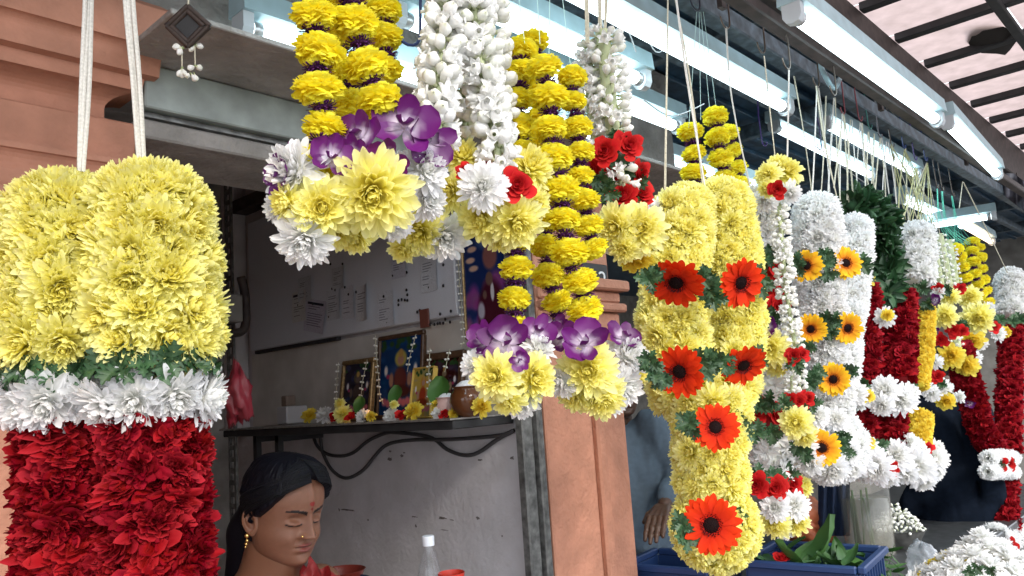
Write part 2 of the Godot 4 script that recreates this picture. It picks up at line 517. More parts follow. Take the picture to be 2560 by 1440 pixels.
func make_flowers() -> void:
	M.petal = tinted(0.65, 0.95, 0.3)
	M.wax = tinted(0.45, 0.75)
	M.velvet = tinted(0.7, 0.6, 0.25)
	M.leaf = tinted(0.5, 0.4)
	var L := []
	for q in 6: L.append(mum(100 + q, 165, Color(0.94, 0.83, 0.06), Color(0.96, 0.92, 0.24), Color(0.97, 0.95, 0.55), -0.3, rnd(0.2, 0.26)))
	variants("yellow", L, M.petal)
	L = []
	for q in 8: L.append(mum(170 + q, 190, Color(0.94, 0.84, 0.06), Color(0.96, 0.92, 0.24), Color(0.97, 0.95, 0.55), rnd(0.05, 0.35), rnd(0.16, 0.21), 0.1))
	variants("yellow_brush", L, M.petal)
	L = []
	for q in 4: L.append(mum(120 + q, 90, Color(0.88, 0.63, 0.02), Color(0.89, 0.72, 0.06), Color(0.9, 0.78, 0.16), -0.1, 0.34))
	variants("gold", L, M.petal)
	L = []
	for q in 5: L.append(mum(140 + q, 140, Color(0.88, 0.88, 0.8), Color(0.91, 0.91, 0.92), Color(0.92, 0.92, 0.94), -0.3, rnd(0.21, 0.26), 0.3, Color(0.5, 0.55, 0.2)))
	variants("white", L, M.petal)
	L = []
	for q in 5: L.append(mum(160 + q, 84, Color(0.88, 0.89, 0.82), Color(0.91, 0.92, 0.92), Color(0.92, 0.92, 0.93), -0.1, 0.26, 0.2, Color(0.6, 0.62, 0.4)))
	variants("white_small", L, M.petal)
	L = []
	for q in 5: L.append(mum(180 + q, 110, Color(0.88, 0.89, 0.82), Color(0.91, 0.92, 0.92), Color(0.92, 0.92, 0.93), rnd(0.1, 0.35), 0.2, 0.1, Color(0.6, 0.62, 0.4)))
	variants("white_brush", L, M.petal)
	L = []
	for q in 5: L.append(pompon(200 + q, 210, Color(0.94, 0.79, 0.02), Color(0.96, 0.9, 0.07), 0.4, 0.36, 0.8))
	variants("pompon", L, M.petal)
	L = []
	for q in 2: L.append(pompon(230 + q, 130, Color(0.04, 0.01, 0.05), Color(0.12, 0.03, 0.15), 0.5, 0.11, 0.62))
	variants("purple", L, M.velvet)
	L = []
	for q in 4: L.append(rose(300 + q, 20, Color(0.36, 0.006, 0.01), Color(0.52, 0.012, 0.015), Color(0.58, 0.03, 0.025), 0.04))
	variants("rose", L, M.velvet)
	L = []
	for q in 8: L.append(rose(320 + q, 27, Color(0.17, 0.0025, 0.006), [Color(0.25, 0.004, 0.008), Color(0.34, 0.007, 0.009), Color(0.28, 0.007, 0.018)][q % 3], [Color(0.4, 0.018, 0.026), Color(0.18, 0.003, 0.01)][q % 2], 0.085, 0.34, 0.95, 7, 13))
	variants("ruffled", L, M.velvet)
	L = []
	for q in 4: L.append(rose(310 + q, 22, Color(0.24, 0.004, 0.007), Color(0.33, 0.007, 0.009), Color(0.38, 0.016, 0.02), 0.06, 0.4, 0.75, 7, 10))
	variants("rose_open", L, M.velvet)
	L = []
	for q in 3: L.append(gerbera(340 + q, 24, Color(0.62, 0.03, 0.006), Color(0.72, 0.045, 0.006), Color(0.45, 0.012, 0.006), Color(0.012, 0.005, 0.006), Color(0.1, 0.012, 0.012)))
	variants("gerbera_red", L, M.velvet)
	L = []
	for q in 3: L.append(gerbera(350 + q, 26, Color(0.82, 0.5, 0.02), Color(0.85, 0.55, 0.025), Color(0.62, 0.1, 0.012), Color(0.014, 0.007, 0.006), Color(0.3, 0.05, 0.012)))
	variants("gerbera_yellow", L, M.velvet)
	L = []
	for q in 4: L.append(orchid(360 + q))
	variants("orchid", L, M.wax)
	L = []
	for q in 4: L.append(sprig(380 + q, 8))
	variants("sprig", L, M.leaf)
	L = []
	for q in 2: L.append(sprig(390 + q, 8, true))
	variants("sprig_pale", L, M.leaf)
	L = [bud(400, Color(0.9, 0.9, 0.86), 0.42), bud(401, Color(0.92, 0.92, 0.9), 0.46), bud(402, Color(0.88, 0.89, 0.82), 0.38), bud(403, Color(0.92, 0.92, 0.9), 0.4, 0.5), bud(404, Color(0.92, 0.92, 0.9), 0.42, 0.9)]
	variants("bud", L, M.wax)
	L = []
	for q in 3: L.append(tuberose(420 + q, 7))
	variants("tuberose", L, M.wax)
	L = []
	for q in 4: L.append(pointed(430 + q, 5, Color(0.02, 0.065, 0.022)))
	variants("leaves", L, M.leaf)

func pick(key: String) -> Mesh:
	var a: Array = FL[key]
	return a[rng.randi() % a.size()]

const NAMED := {"yellow": "yellow_chrysanthemum", "gold": "golden_chrysanthemum", "white": "white_chrysanthemum", "white_small": "white_chrysanthemum", "white_brush": "white_chrysanthemum", "yellow_brush": "yellow_chrysanthemum", "pompon": "yellow_pompon", "purple": "purple_amaranth", "rose": "red_rose", "ruffled": "red_rose", "rose_open": "red_rose", "gerbera_red": "red_gerbera", "gerbera_yellow": "yellow_gerbera", "orchid": "purple_orchid", "sprig": "leaf_sprig", "sprig_pale": "leaf_sprig", "bud": "jasmine_bud", "tuberose": "tuberose", "leaves": "green_leaves"}

func sub(g: Node3D, called: String, at: Vector3) -> Node3D:      # a part that gathers its own pieces
	var o := Node3D.new()
	o.name = called
	g.add_child(o, true)
	o.position = at - world_of(g)
	return o

func bloom(g: Node3D, kind: String, at: Vector3, dir: Vector3, r: float, sq := 1.0) -> MeshInstance3D:
	return put(g, NAMED[kind], pick(kind), bY(dir, rnd(0, TAU)).scaled_local(Vector3(r, r * sq, r)), at)

# a bloom seen at a pixel: rp = radius in photograph pixels; fx, fy lean its face sideways / up from facing the walkway
func face(g: Node3D, kind: String, px: float, py: float, z: float, rp: float, fx := 0.0, fy := 0.0, sq := 1.0) -> MeshInstance3D:
	var p := onz(px, py, z)
	var d := (EYE - p).normalized() + CAM.x * fx + CAM.y * fy
	return bloom(g, kind, p, d + jit(0.12), rp * depth(p) / F * rnd(0.94, 1.06), sq * rnd(0.85, 1.2))

# rings of blooms round a hanging path. rad / fr in metres
func column(g: Node3D, kinds: Array, pts: Array, rad, fr: float, step: float, per: int, squash := 1.0, core: Material = null, droop := 0.1, cap := false) -> void:
	g = sub(g, "flower_column", pts[0])
	var len_ := total(pts)
	var rings := maxi(1, int(round(len_ / step)))
	var cp := []
	var cr := []
	for q in rings + 1:
		var t := float(q) / rings
		var at := along(pts, len_ * t)
		var R: float = lerpf(rad[0], rad[1], t) if rad is Array else rad
		cp.append(at[0]); cr.append(R * 0.72)
		if q == rings: break
		at = along(pts, len_ * (q + 0.5) / rings)
		var b := bY(-at[1])
		for s in per:
			var an := TAU * (s + 0.5 * (q % 2)) / per + rnd(-0.16, 0.16)
			var o := b.x * cos(an) + b.z * sin(an)
			var d: Vector3 = o + b.y * (rnd(-0.4, 0.4) - droop) + jit(0.22)
			var k := rnd(0.9, 1.12)
			var kind: String = kinds[rng.randi() % kinds.size()]
			if kind == "ruffled" or kind == "rose_open":       # roses strung flat on their sides: wide and low
				var yy := d.normalized()
				var xx := b.y.cross(yy).normalized() * (1.0 if rng.randf() < 0.5 else -1.0)
				var tilt := Basis(yy, rnd(-0.5, 0.5))
				if kind == "rose_open": k *= 1.1
				put(g, NAMED[kind], pick(kind), (tilt * Basis(xx, yy, xx.cross(yy))).scaled_local(Vector3(fr * k * 1.25, fr * k * squash, fr * k * 0.78)), at[0] + o * R * rnd(0.66, 0.86) + b.y * rnd(-0.2, 0.2) * step)
				continue
			bloom(g, kind, at[0] + o * R * rnd(0.72, 0.86) + b.y * rnd(-0.15, 0.15) * step, d, fr * k, squash)
	if cap:
		var R0: float = rad[0] if rad is Array else rad
		var up0: Vector3 = (pts[0] - pts[1]).normalized()
		for s in 2 * per:
			var y := 0.15 + 0.85 * (s + 0.5) / (2 * per)
			var an := s * 2.399963
			var o := Vector3(cos(an) * sqrt(1.0 - y * y), 0, sin(an) * sqrt(1.0 - y * y)) + up0 * y
			bloom(g, kinds[0], pts[0] + o * R0 * 0.74, o + jit(0.15), fr * rnd(0.9, 1.08), squash)
	if core:
		var mb := MB.new()
		mb.tube(cp, cr, 10)
		part(g, "core", mb, core)

# balls threaded with small purple heads between them. w = width of a ball in metres
func strand(g: Node3D, pts: Array, w: float, gap := 0.0, kind := "pompon") -> void:
	g = sub(g, "pompon_strand", pts[0])
	var len_ := total(pts)
	var step := w * 0.76 + gap
	var n := int(len_ / step)
	for q in n + 1:
		var at := along(pts, q * step)
		bloom(g, kind, at[0] + jit(0.003), -at[1] + jit(0.22), w * 0.525 * rnd(0.92, 1.08), rnd(0.82, 0.98))
		if q < n or gap > 0.0:
			at = along(pts, (q + 0.5) * step)
			bloom(g, "purple", at[0], -at[1] + jit(0.1), w * 0.31, 0.9)
	var mb := MB.new()
	mb.tube(pts, 0.0012, 4)
	part(g, "thread", mb, M.string)

# crowded buds round a path
func buds(g: Node3D, pts: Array, rad, size: float, step: float, per: int, up := 0.35, limit := 999) -> int:
	g = sub(g, "jasmine_column", pts[0])
	var len_ := total(pts)
	var rings := int(len_ / step)
	var n := 0
	var xf := []
	for q in rings:
		var t := (q + 0.5) / rings
		var at := along(pts, len_ * t)
		var R: float = lerpf(rad[0], rad[1], t) if rad is Array else rad
		var b := bY(-at[1])
		for s in per:
			var an := TAU * (s + 0.5 * (q % 2)) / per + rnd(-0.22, 0.22)
			var o := b.x * cos(an) + b.z * sin(an)
			var d: Vector3 = o + b.y * (up + rnd(-0.45, 0.35)) + jit(0.2)
			var k := size * rnd(0.85, 1.12)
			var p: Vector3 = at[0] + o * maxf(R - size * 1.3, R * 0.25) * rnd(0.8, 1.12) + b.y * rnd(-0.3, 0.3) * step
			if n < limit:
				put(g, "jasmine_bud", pick("bud"), bY(d, rnd(0, TAU)).scaled_local(Vector3.ONE * k), p)
			else:
				xf.append(Transform3D(bY(d, rnd(0, TAU)).scaled_local(Vector3.ONE * k), p - world_of(g)))
			n += 1
	if xf.size():
		var mm := MultiMesh.new()
		mm.transform_format = MultiMesh.TRANSFORM_3D
		mm.mesh = FL.bud[0]
		mm.instance_count = xf.size()
		for q in xf.size(): mm.set_instance_transform(q, xf[q])
		var o := MultiMeshInstance3D.new()
		o.name = "jasmine_buds"
		o.multimesh = mm
		o.set_meta("kind", "stuff")
		g.add_child(o, true)
	var mb := MB.new()
	var cr: float = (rad[1] if rad is Array else rad)
	mb.tube(pts, maxf(cr - size * 1.45, cr * 0.2), 8)
	part(g, "stem_core", mb, M.stem)
	return n

func sprigs(g: Node3D, pts: Array, z: float, rp: float, kind := "sprig") -> void:
	for p in pts: face(g, kind, p[0], p[1], z, rp, rnd(-0.5, 0.5), rnd(-0.6, 0.3))

func cordage(g: Node3D, pts: Array, r := 0.0022, mat: Material = null, strands := 2) -> void:     # flat strips of pale twine
	for s in strands:
		var o := Vector3(r * 0.9 * (s - (strands - 1) * 0.5), 0, 0.0006 * s)
		var pp := []
		var n := pts.size()
		for q in n: pp.append(pts[q] + o * (1.0 if q < n - 1 else 0.6) + jit(r * 0.25))
		var mb := MB.new()
		mb.tube(spline(pp, 4), r * 0.7, 5, Color.WHITE, 0.5)
		part(g, "string", mb, mat if mat else M.string)

# ---------------------------------------------------------------- camera, sky, light
func setup() -> void:
	var u := Vector3(300.0 - 1280.0, 720.0 + 13580.0, -F).normalized()          # where the uprights meet in the photograph
	var ya := -((3126.0 - 1280.0) * u.x - F * u.z) / u.y
	var a := Vector3(3126.0 - 1280.0, ya, -F).normalized()                       # where the long edges of the stalls meet
	var b := u.cross(a)
	if b.z > 0: b = -b
	CAM = Basis(a, u, -b).transposed()
	var cam := Camera3D.new()
	cam.name = "camera"
	add_child(cam)
	cam.transform = Transform3D(CAM, EYE)
	cam.fov = rad_to_deg(2.0 * atan(720.0 / F))
	cam.near = 0.05
	cam.far = 200.0
	cam.current = true
	var sm := ProceduralSkyMaterial.new()
	sm.sky_top_color = Color(0.86, 0.89, 0.94)
	sm.sky_horizon_color = Color(0.93, 0.94, 0.96)
	sm.sky_curve = 0.2
	sm.ground_horizon_color = Color(0.55, 0.54, 0.53)
	sm.ground_bottom_color = Color(0.4, 0.4, 0.4)
	sm.sky_energy_multiplier = 1.0
	var sky := Sky.new()
	sky.sky_material = sm
	var env := Environment.new()
	env.background_mode = Environment.BG_SKY
	env.sky = sky
	env.background_energy_multiplier = 2.1
	env.tonemap_mode = Environment.TONE_MAPPER_LINEAR
	env.tonemap_exposure = 1.85
	env.sdfgi_enabled = true
	env.ssao_enabled = true
	env.ssil_enabled = true
	var we := WorldEnvironment.new()
	we.name = "environment"
	we.environment = env
	add_child(we)
	var sun := DirectionalLight3D.new()
	sun.name = "sun"
	add_child(sun)
	sun.look_at_from_position(Vector3(-3.0, 5.0, 7.0), Vector3.ZERO)
	sun.light_energy = 0.5
	sun.light_angular_distance = 14.0
	sun.light_color = Color(1.0, 0.97, 0.93)
	sun.shadow_enabled = true

# ---------------------------------------------------------------- light fittings
func fitting(p0: Vector3, p1: Vector3, label: String, energy := 0.08, warm := false, up := Vector3.UP, r := 0.018) -> void:
	var g := thing("fluorescent_light", label, "light fitting", p0, "fluorescent light fittings under the awning")
	var d := (p1 - p0).normalized()
	var s := d.cross(up).normalized()
	up = s.cross(d).normalized()
	var T := func(x: float, y: float, z: float) -> Vector3: return p0 + d * x + up * y + s * z
	var L := p0.distance_to(p1)
	var mb := MB.new()       # batten: trapezoid channel
	var a := [[-0.034, 0.026], [0.034, 0.026], [0.03, 0.075], [-0.03, 0.075]]
	for q in 4:
		var m: Array = a[q]
		var n: Array = a[(q + 1) % 4]
		mb.flat([T.call(-0.03, m[1], m[0]), T.call(-0.03, n[1], n[0]), T.call(L + 0.03, n[1], n[0]), T.call(L + 0.03, m[1], m[0])], Color.WHITE)
	for e in [-0.03, L + 0.03]:
		var f := []
		for q in 4: f.append(T.call(e, a[q][1], a[q][0]))
		if e < 0: f.reverse()
		mb.flat(f, Color.WHITE)
	part(g, "batten", mb, M.enamel)
	for e in [-0.028, L + 0.004]:
		mb = MB.new()
		var cen: Vector3 = T.call(e + 0.012, 0.004, 0)
		var pr := [[-0.024, 0.022], [-0.024, -0.012], [-0.016, -0.026], [0.0, -0.031], [0.016, -0.026], [0.024, -0.012], [0.024, 0.022]]
		var fr := []
		var bk := []
		for q in pr:
			fr.append(cen + d * 0.012 + up * q[1] + s * q[0])
			bk.append(cen - d * 0.012 + up * q[1] + s * q[0])
		for q in pr.size():
			var n: int = (q + 1) % pr.size()
			mb.flat([fr[q], bk[q], bk[n], fr[n]], Color.WHITE)
		mb.flat(fr, Color.WHITE)
		bk.reverse()
		mb.flat(bk, Color.WHITE)
		part(g, "lamp_holder", mb, M.holder)
	mb = MB.new()
	mb.tube([T.call(0.0, 0, 0), T.call(L * 0.5, 0, 0), T.call(L, 0, 0)], r, 14)
	var tb := part(g, "tube", mb, M.glow_warm if warm else M.glow)
	for e in [0.0, L - 0.022]:
		mb = MB.new()
		mb.tube([T.call(e + 0.001, 0, 0), T.call(e + 0.021, 0, 0)], r + 0.0012, 14)
		part(tb, "end_cap", mb, M.cap)
	var lamp := AreaLight3D.new()
	lamp.name = "tube_light"
	g.add_child(lamp)
	lamp.area_size = Vector2(L, 0.03)
	lamp.transform = Transform3D(Basis(d, -s, up), T.call(L * 0.5, -r - 0.004, 0) - p0)
	lamp.light_energy = energy
	lamp.light_color = Color(1.0, 0.86, 0.7) if warm else Color(0.82, 0.95, 1.0)
	lamp.area_range = 8.0
	lamp.shadow_enabled = true

func moulding(g: Node3D, called: String, prof: Array, x0: float, x1: float, z: float, mat: Material, back := 0.5) -> void:   # prof: [out, y] swept along the front and round the x1 side
	var mb := MB.new()
	for q in prof.size() - 1:
		var o0: float = prof[q][0]
		var o1: float = prof[q + 1][0]
		var y0: float = prof[q][1]
		var y1: float = prof[q + 1][1]
		mb.flat([Vector3(x0, y1, z + o1), Vector3(x0, y0, z + o0), Vector3(x1 + o0, y0, z + o0), Vector3(x1 + o1, y1, z + o1)], Color.WHITE)
		mb.flat([Vector3(x1 + o1, y1, z + o1), Vector3(x1 + o0, y0, z + o0), Vector3(x1 + o0, y0, z - back), Vector3(x1 + o1, y1, z - back)], Color.WHITE)
	part(g, called, mb, mat)

func cove(o0: float, y0: float, o1: float, y1: float, n := 7) -> Array:     # a hollow quarter-round from (o0, y0) down to (o1, y1)
	var out := []
	for q in n + 1:
		var t := PI / 2 * q / n
		out.append([lerpf(o0, o1, sin(t)), lerpf(y0, y1, 1.0 - cos(t))])
	return out

func structure() -> void:
	M.enamel = worn(Color(0.42, 0.57, 0.62), 0.1, 11, 2.0, 0.4)
	M.cap = plain(Color(0.5, 0.5, 0.5), 0.35, 0.7)
	M.holder = plain(Color(0.5, 0.53, 0.55), 0.5)
	M.glow = plain(Color(0.9, 0.9, 0.9), 0.3)
	M.glow.emission_enabled = true
	M.glow.emission = Color(0.88, 0.97, 1.0)
	M.glow.emission_energy_multiplier = 2.6
	M.glow_warm = M.glow.duplicate()
	M.glow_warm.emission = Color(1.0, 0.87, 0.72)
	M.glow_warm.emission_energy_multiplier = 2.2
	M.string = worn(Color(0.72, 0.68, 0.52), 0.25, 12, 30.0, 0.7)
	M.string_white = worn(Color(0.78, 0.76, 0.7), 0.2, 13, 30.0, 0.7)
	M.string_green = plain(Color(0.08, 0.55, 0.38), 0.5)
	M.string_mint = plain(Color(0.5, 0.75, 0.7), 0.5)
	M.stem = plain(Color(0.45, 0.5, 0.3), 0.8)
	M.orange = worn(Color(0.55, 0.245, 0.155), 0.16, 21, 1.3, 0.75, 0.06)
	M.concrete = worn(Color(0.36, 0.335, 0.31), 0.2, 23, 1.2, 0.85, 0.1)
	M.fascia = worn(Color(0.36, 0.4, 0.375), 0.2, 24, 1.5, 0.6)
	M.dark = worn(Color(0.03, 0.03, 0.032), 0.3, 25, 2.0, 0.7)
	M.ceiling = worn(Color(0.05, 0.12, 0.2), 0.35, 26, 2.0, 0.5)
	M.beam = worn(Color(0.14, 0.2, 0.25), 0.5, 27, 3.0, 0.55)
	M.brown = worn(Color(0.07, 0.05, 0.045), 0.4, 28, 3.0, 0.65)
	M.greypaint = worn(Color(0.62, 0.6, 0.62), 0.1, 29, 1.1, 0.7, 0.04)
	M.steel = worn(Color(0.26, 0.26, 0.25), 0.5, 30, 4.0, 0.45, 0.0, 0.3)
	M.pave = worn(Color(0.3, 0.29, 0.28), 0.35, 31, 0.6, 0.9, 0.3)
	M.scuff = worn(Color(0.28, 0.25, 0.24), 0.5, 35, 30.0, 0.8)
	M.wirepale = plain(Color(0.4, 0.4, 0.4), 0.5)
	M.plaster = worn(Color(0.42, 0.4, 0.37), 0.25, 33, 1.0, 0.85)
	M.wire = plain(Color(0.16, 0.12, 0.1), 0.4, 0.6)

	var mb := MB.new()
	mb.flat([Vector3(-60, 0, 60), Vector3(60, 0, 60), Vector3(60, 0, -60), Vector3(-60, 0, -60)], Color.WHITE)
	struct("ground", mb, M.pave)

	# --- pillar with cornices beside the first stall
	var g := thing("cornice_pillar", "terracotta painted pillar with stepped cornice beside the stall opening", "pillar", Vector3(-0.3, 0, -1.7))
	mb = MB.new()
	mb.box(Vector3(-2.6, 0, -3.2), Vector3(0.6, 2.119, -1.5), Color.WHITE, 0.004)
	part(g, "shaft", mb, M.orange)
	mb = MB.new()
	mb.box(Vector3(-2.6, 2.12, -3.2), Vector3(0.556, 2.75, -1.544), Color.WHITE)
	part(g, "neck", mb, M.orange)
	# profile read down the photograph's left edge
	var prof := [[-0.04, 2.37], [0.035, 2.355], [0.055, 2.338], [0.055, 2.258]]
	prof += cove(0.055, 2.258, 0.034, 2.239)
	prof += [[0.032, 2.209], [0.012, 2.207], [0.0085, 2.182]]
	prof += cove(0.0085, 2.182, -0.042, 2.152)
	prof += [[-0.042, 2.119]]
	moulding(g, "cornice", prof, -2.6, 0.6, -1.5, M.orange, 0.1)
	prof = [[0.0, 2.034], [0.0, 2.034]]
	prof = [[0.004, 2.04], [0.022, 2.036], [0.022, 2.026]]
	prof += cove(0.022, 2.026, 0.006, 1.995, 5)
	prof += [[0.016, 1.992], [0.016, 1.965], [0.03, 1.955], [0.03, 1.925], [0.0, 1.915]]
	moulding(g, "band", prof, -2.6, 0.6, -1.5, M.orange, 0.02)
	mb = MB.new()
	mb.box(Vector3(-2.6, 1.62, -1.515), Vector3(0.61, 1.66, -1.47), Color.WHITE, 0.006)
	part(g, "band", mb, M.orange)

	# --- head of the first stall: fascia, shutter slot, ledge
	g = thing("stall_lintel", "grey green fascia board over the open stall front", "lintel", Vector3(1.15, 2.13, -1.5))
	mb = MB.new()
	mb.box(Vector3(0.615, 2.155, -1.56), Vector3(1.73, 2.243, -1.492), Color.WHITE, 0.003)
	part(g, "fascia", mb, M.fascia)
	mb = MB.new()
	mb.box(Vector3(0.615, 2.136, -1.54), Vector3(1.73, 2.1545, -1.515), Color.WHITE)
	part(g, "slot", mb, M.steel)
	mb = MB.new()
	mb.box(Vector3(0.605, 2.139, -1.513), Vector3(1.73, 2.143, -1.503), Color.WHITE)
	part(g, "guide_rail", mb, M.steel)
	mb = MB.new()
	mb.box(Vector3(0.605, 2.098, -1.74), Vector3(1.73, 2.1355, -1.506), Color.WHITE, 0.004)
	part(g, "soffit_board", mb, M.concrete)
	mb = MB.new()
	mb.box(Vector3(0.57, 2.2445, -1.6), Vector3(2.6, 2.256, -1.275), Color.WHITE, 0.002)
	struct("ledge_slab", mb, M.concrete)
	mb = MB.new()
	mb.box(Vector3(0.6, 2.258, -1.62), Vector3(2.6, 2.75, -1.5), Color.WHITE)
	struct("upper_wall", mb, M.concrete)

	# --- inside of the first stall
	mb = MB.new()
	mb.box(Vector3(0.4, 0, -3.32), Vector3(2.2, 2.75, -3.2), Color.WHITE)
	struct("stall_back_wall", mb, M.plaster)
	mb = MB.new()
	mb.box(Vector3(1.7, 0, -3.2), Vector3(1.735, 2.6, -1.56), Color.WHITE)
	var sw := struct("stall_side_wall", mb, M.greypaint)
	rng.seed = 8
	for c in [[870, 1275, 40, 5], [848, 1275, 8, 7], [1035, 1292, 18, 4], [1105, 1295, 26, 6], [1130, 1300, 12, 3], [1195, 1295, 10, 7], [1040, 1315, 7, 8], [1110, 1325, 22, 2], [975, 1128, 9, 6], [1005, 1140, 12, 7], [975, 1148, 14, 8], [1010, 1132, 8, 4], [1200, 1150, 14, 5], [1280, 1145, 10, 9], [920, 1300, 5, 5], [1255, 1340, 4, 4]]:
		var sp := onx(c[0], c[1], 1.699)
		var ks := depth(sp) / F
		var sm := MB.new()
		var mid := sm.vert(sp, Color.WHITE)
		var nn := 14
		for q in nn:
			var an := TAU * q / nn
			var rr := rnd(0.45, 1.1)
			sm.vert(sp + Vector3(0, sin(an) * c[3] * ks * rr * 0.6, cos(an) * c[2] * ks * rr * 0.8), Color.WHITE)
		for q in nn: sm.tri(mid, mid + 1 + q, mid + 1 + (q + 1) % nn)
		part(sw, "scuff", sm, M.scuff)
	g = Node3D.new()
	g.name = "stall_ceiling"
	add_child(g)
	g.set_meta("kind", "structure")
	g.position = Vector3(1.15, 2.6, -2.4)
	M.ceilboard = worn(Color(0.55, 0.54, 0.52), 0.2, 32, 1.5, 0.8)
	for q in 3:
		for w in 2:
			mb = MB.new()
			mb.box(Vector3(0.605 + w * 0.55, 2.605, -2.218 - q * 0.48), Vector3(1.148 + w * 0.55, 2.625, -1.746 - q * 0.48), Color.WHITE, 0.004)
			part(g, "ceiling_panel", mb, M.ceilboard)
	mb = MB.new()
	mb.box(Vector3(0.6, 2.63, -3.2), Vector3(1.74, 2.66, -1.62), Color.WHITE)
	part(g, "deck", mb, M.ceilboard)

	# --- pillar between the stalls
	g = thing("square_pillar", "terracotta painted pillar between the two stalls with moulded band", "pillar", Vector3(1.95, 0, -1.7))
	mb = MB.new()
	mb.box(Vector3(1.737, 0, -1.95), Vector3(1.955, 2.24, -1.5), Color.WHITE, 0.004)
	part(g, "shaft", mb, M.orange)
	mb = MB.new()
	mb.box(Vector3(1.955, 0, -1.93), Vector3(2.165, 1.74, -1.525), Color.WHITE, 0.004)
	part(g, "side_panel", mb, M.orange)
	mb = MB.new()
	mb.box(Vector3(1.955, 1.745, -1.93), Vector3(2.12, 2.24, -1.51), Color.WHITE, 0.004)
	part(g, "side_panel", mb, M.orange)
	mb = MB.new()
	mb.box(Vector3(1.985, 0, -1.53), Vector3(2.03, 1.74, -1.503), Color.WHITE, 0.007)
	part(g, "fillet", mb, M.orange)
	for b in [[1.868, 1.905, 0.035], [1.83, 1.868, 0.01], [1.80, 1.83, 0.025], [1.74, 1.80, 0.005]]:
		mb = MB.new()
		mb.box(Vector3(1.738, b[0] + 0.001, -1.95), Vector3(2.135 + b[2], b[1] - 0.001, -1.497 + b[2]), Color.WHITE, 0.006)
		part(g, "band", mb, M.orange)
	g = thing("number_plate", "small black plate with a white number 2 on the pillar", "sign", onz(1500, 700, -1.49))
	mb = MB.new()
	var pc := onz(1497, 702, -1.503)
	mb.box(pc + Vector3(-0.085, -0.055, -0.006), pc + Vector3(0.05, 0.055, 0.002), Color.WHITE, 0.002)
	part(g, "plate", mb, plain(Color(0.012, 0.012, 0.012), 0.3))
	var tm := TextMesh.new()
	tm.text = "2"
	tm.font_size = 64
	tm.pixel_size = 0.0013
	tm.depth = 0.002
	var f := SystemFont.new()
	f.font_names = PackedStringArray(["Droid Sans"])
	tm.font = f
	put(g, "numeral", tm, Basis(), pc + Vector3(0.016, 0.0, 0.003), plain(Color(0.75, 0.75, 0.75), 0.5))
	mb = MB.new()
	mb.box(Vector3(1.655, 0, -1.545), Vector3(1.7, 2.13, -1.515), Color.WHITE, 0.004)
	mb.box(Vector3(1.706, 0, -1.55), Vector3(1.732, 2.13, -1.502), Color.WHITE, 0.004)
	solo("steel_upright", mb, M.steel, "worn grey steel channel upright at the end of the stall wall", "post")

	# --- second stall: shell
	mb = MB.new()
	mb.box(Vector3(2.0, 0, -5.92), Vector3(9, 2.75, -5.8), Color.WHITE)
	struct("far_back_wall", mb, M.plaster)
	mb = MB.new()
	mb.box(Vector3(1.74, 0, -5.8), Vector3(2.1, 2.75, -1.955), Color.WHITE)
	struct("partition_wall", mb, M.brown)
	mb = MB.new()
	mb.box(Vector3(8.9, 0, -5.8), Vector3(9, 2.75, -0.5), Color.WHITE)
	struct("end_wall", mb, M.plaster)

	# --- awning: dark sheeting on beams
	g = thing("awning_roof", "dark blue sheet metal awning roof on steel beams over the stalls", "roof", Vector3(2.0, 2.75, -1.2))
	mb = MB.new()
	mb.box(Vector3(-3, 2.76, -5.9), Vector3(9, 2.79, -0.87), Color.WHITE)
	part(g, "sheet", mb, M.ceiling)
	for q in 20:
		mb = MB.new()
		mb.box(Vector3(-2.9, 2.735, -0.99 - q * 0.135), Vector3(8.9, 2.759, -0.96 - q * 0.135), Color.WHITE, 0.004)
		part(g, "rib", mb, M.ceiling)
	for q in 9:
		mb = MB.new()
		mb.box(Vector3(-1.0 + q * 1.1, 2.67, -1.49 if q < 4 else -3.6), Vector3(-0.95 + q * 1.1, 2.734, -0.96), Color.WHITE, 0.004)
		part(g, "cross_beam", mb, M.beam)
	mb = MB.new()
	mb.box(Vector3(-3, 2.52, -0.965), Vector3(8.9, 2.575, -0.915), Color.WHITE, 0.004)
	part(g, "beam", mb, M.beam)
	mb = MB.new()
	mb.box(Vector3(-3, 2.475, -0.825), Vector3(8.9, 2.51, -0.785), Color.WHITE, 0.004)
	part(g, "hook_rail", mb, M.brown)
	mb = MB.new()
	mb.box(Vector3(-3, 2.6, -1.255), Vector3(8.9, 2.65, -1.215), Color.WHITE, 0.004)
	part(g, "beam", mb, M.beam)
	mb = MB.new()
	mb.box(Vector3(-3, 2.64, -0.9), Vector3(8.9, 2.86, -0.862), Color.WHITE, 0.006)
	part(g, "edge_beam", mb, M.brown)
	for q in 8:      # straps that carry the rail
		mb = MB.new()
		mb.box(Vector3(-0.6 + q * 1.2, 2.5, -0.872), Vector3(-0.575 + q * 1.2, 2.66, -0.858), Color.WHITE)
		part(g, "strap", mb, M.brown)

	# --- light canopy over the walkway
	g = thing("canopy", "pale translucent canopy sheets on dark purlins over the walkway", "canopy", Vector3(3, 2.85, 0))
	M.sheet = worn(Color(0.56, 0.43, 0.4), 0.12, 41, 1.5, 0.6)
	M.sheet.backlight_enabled = true
	M.sheet.backlight = Color(1, 1, 1)
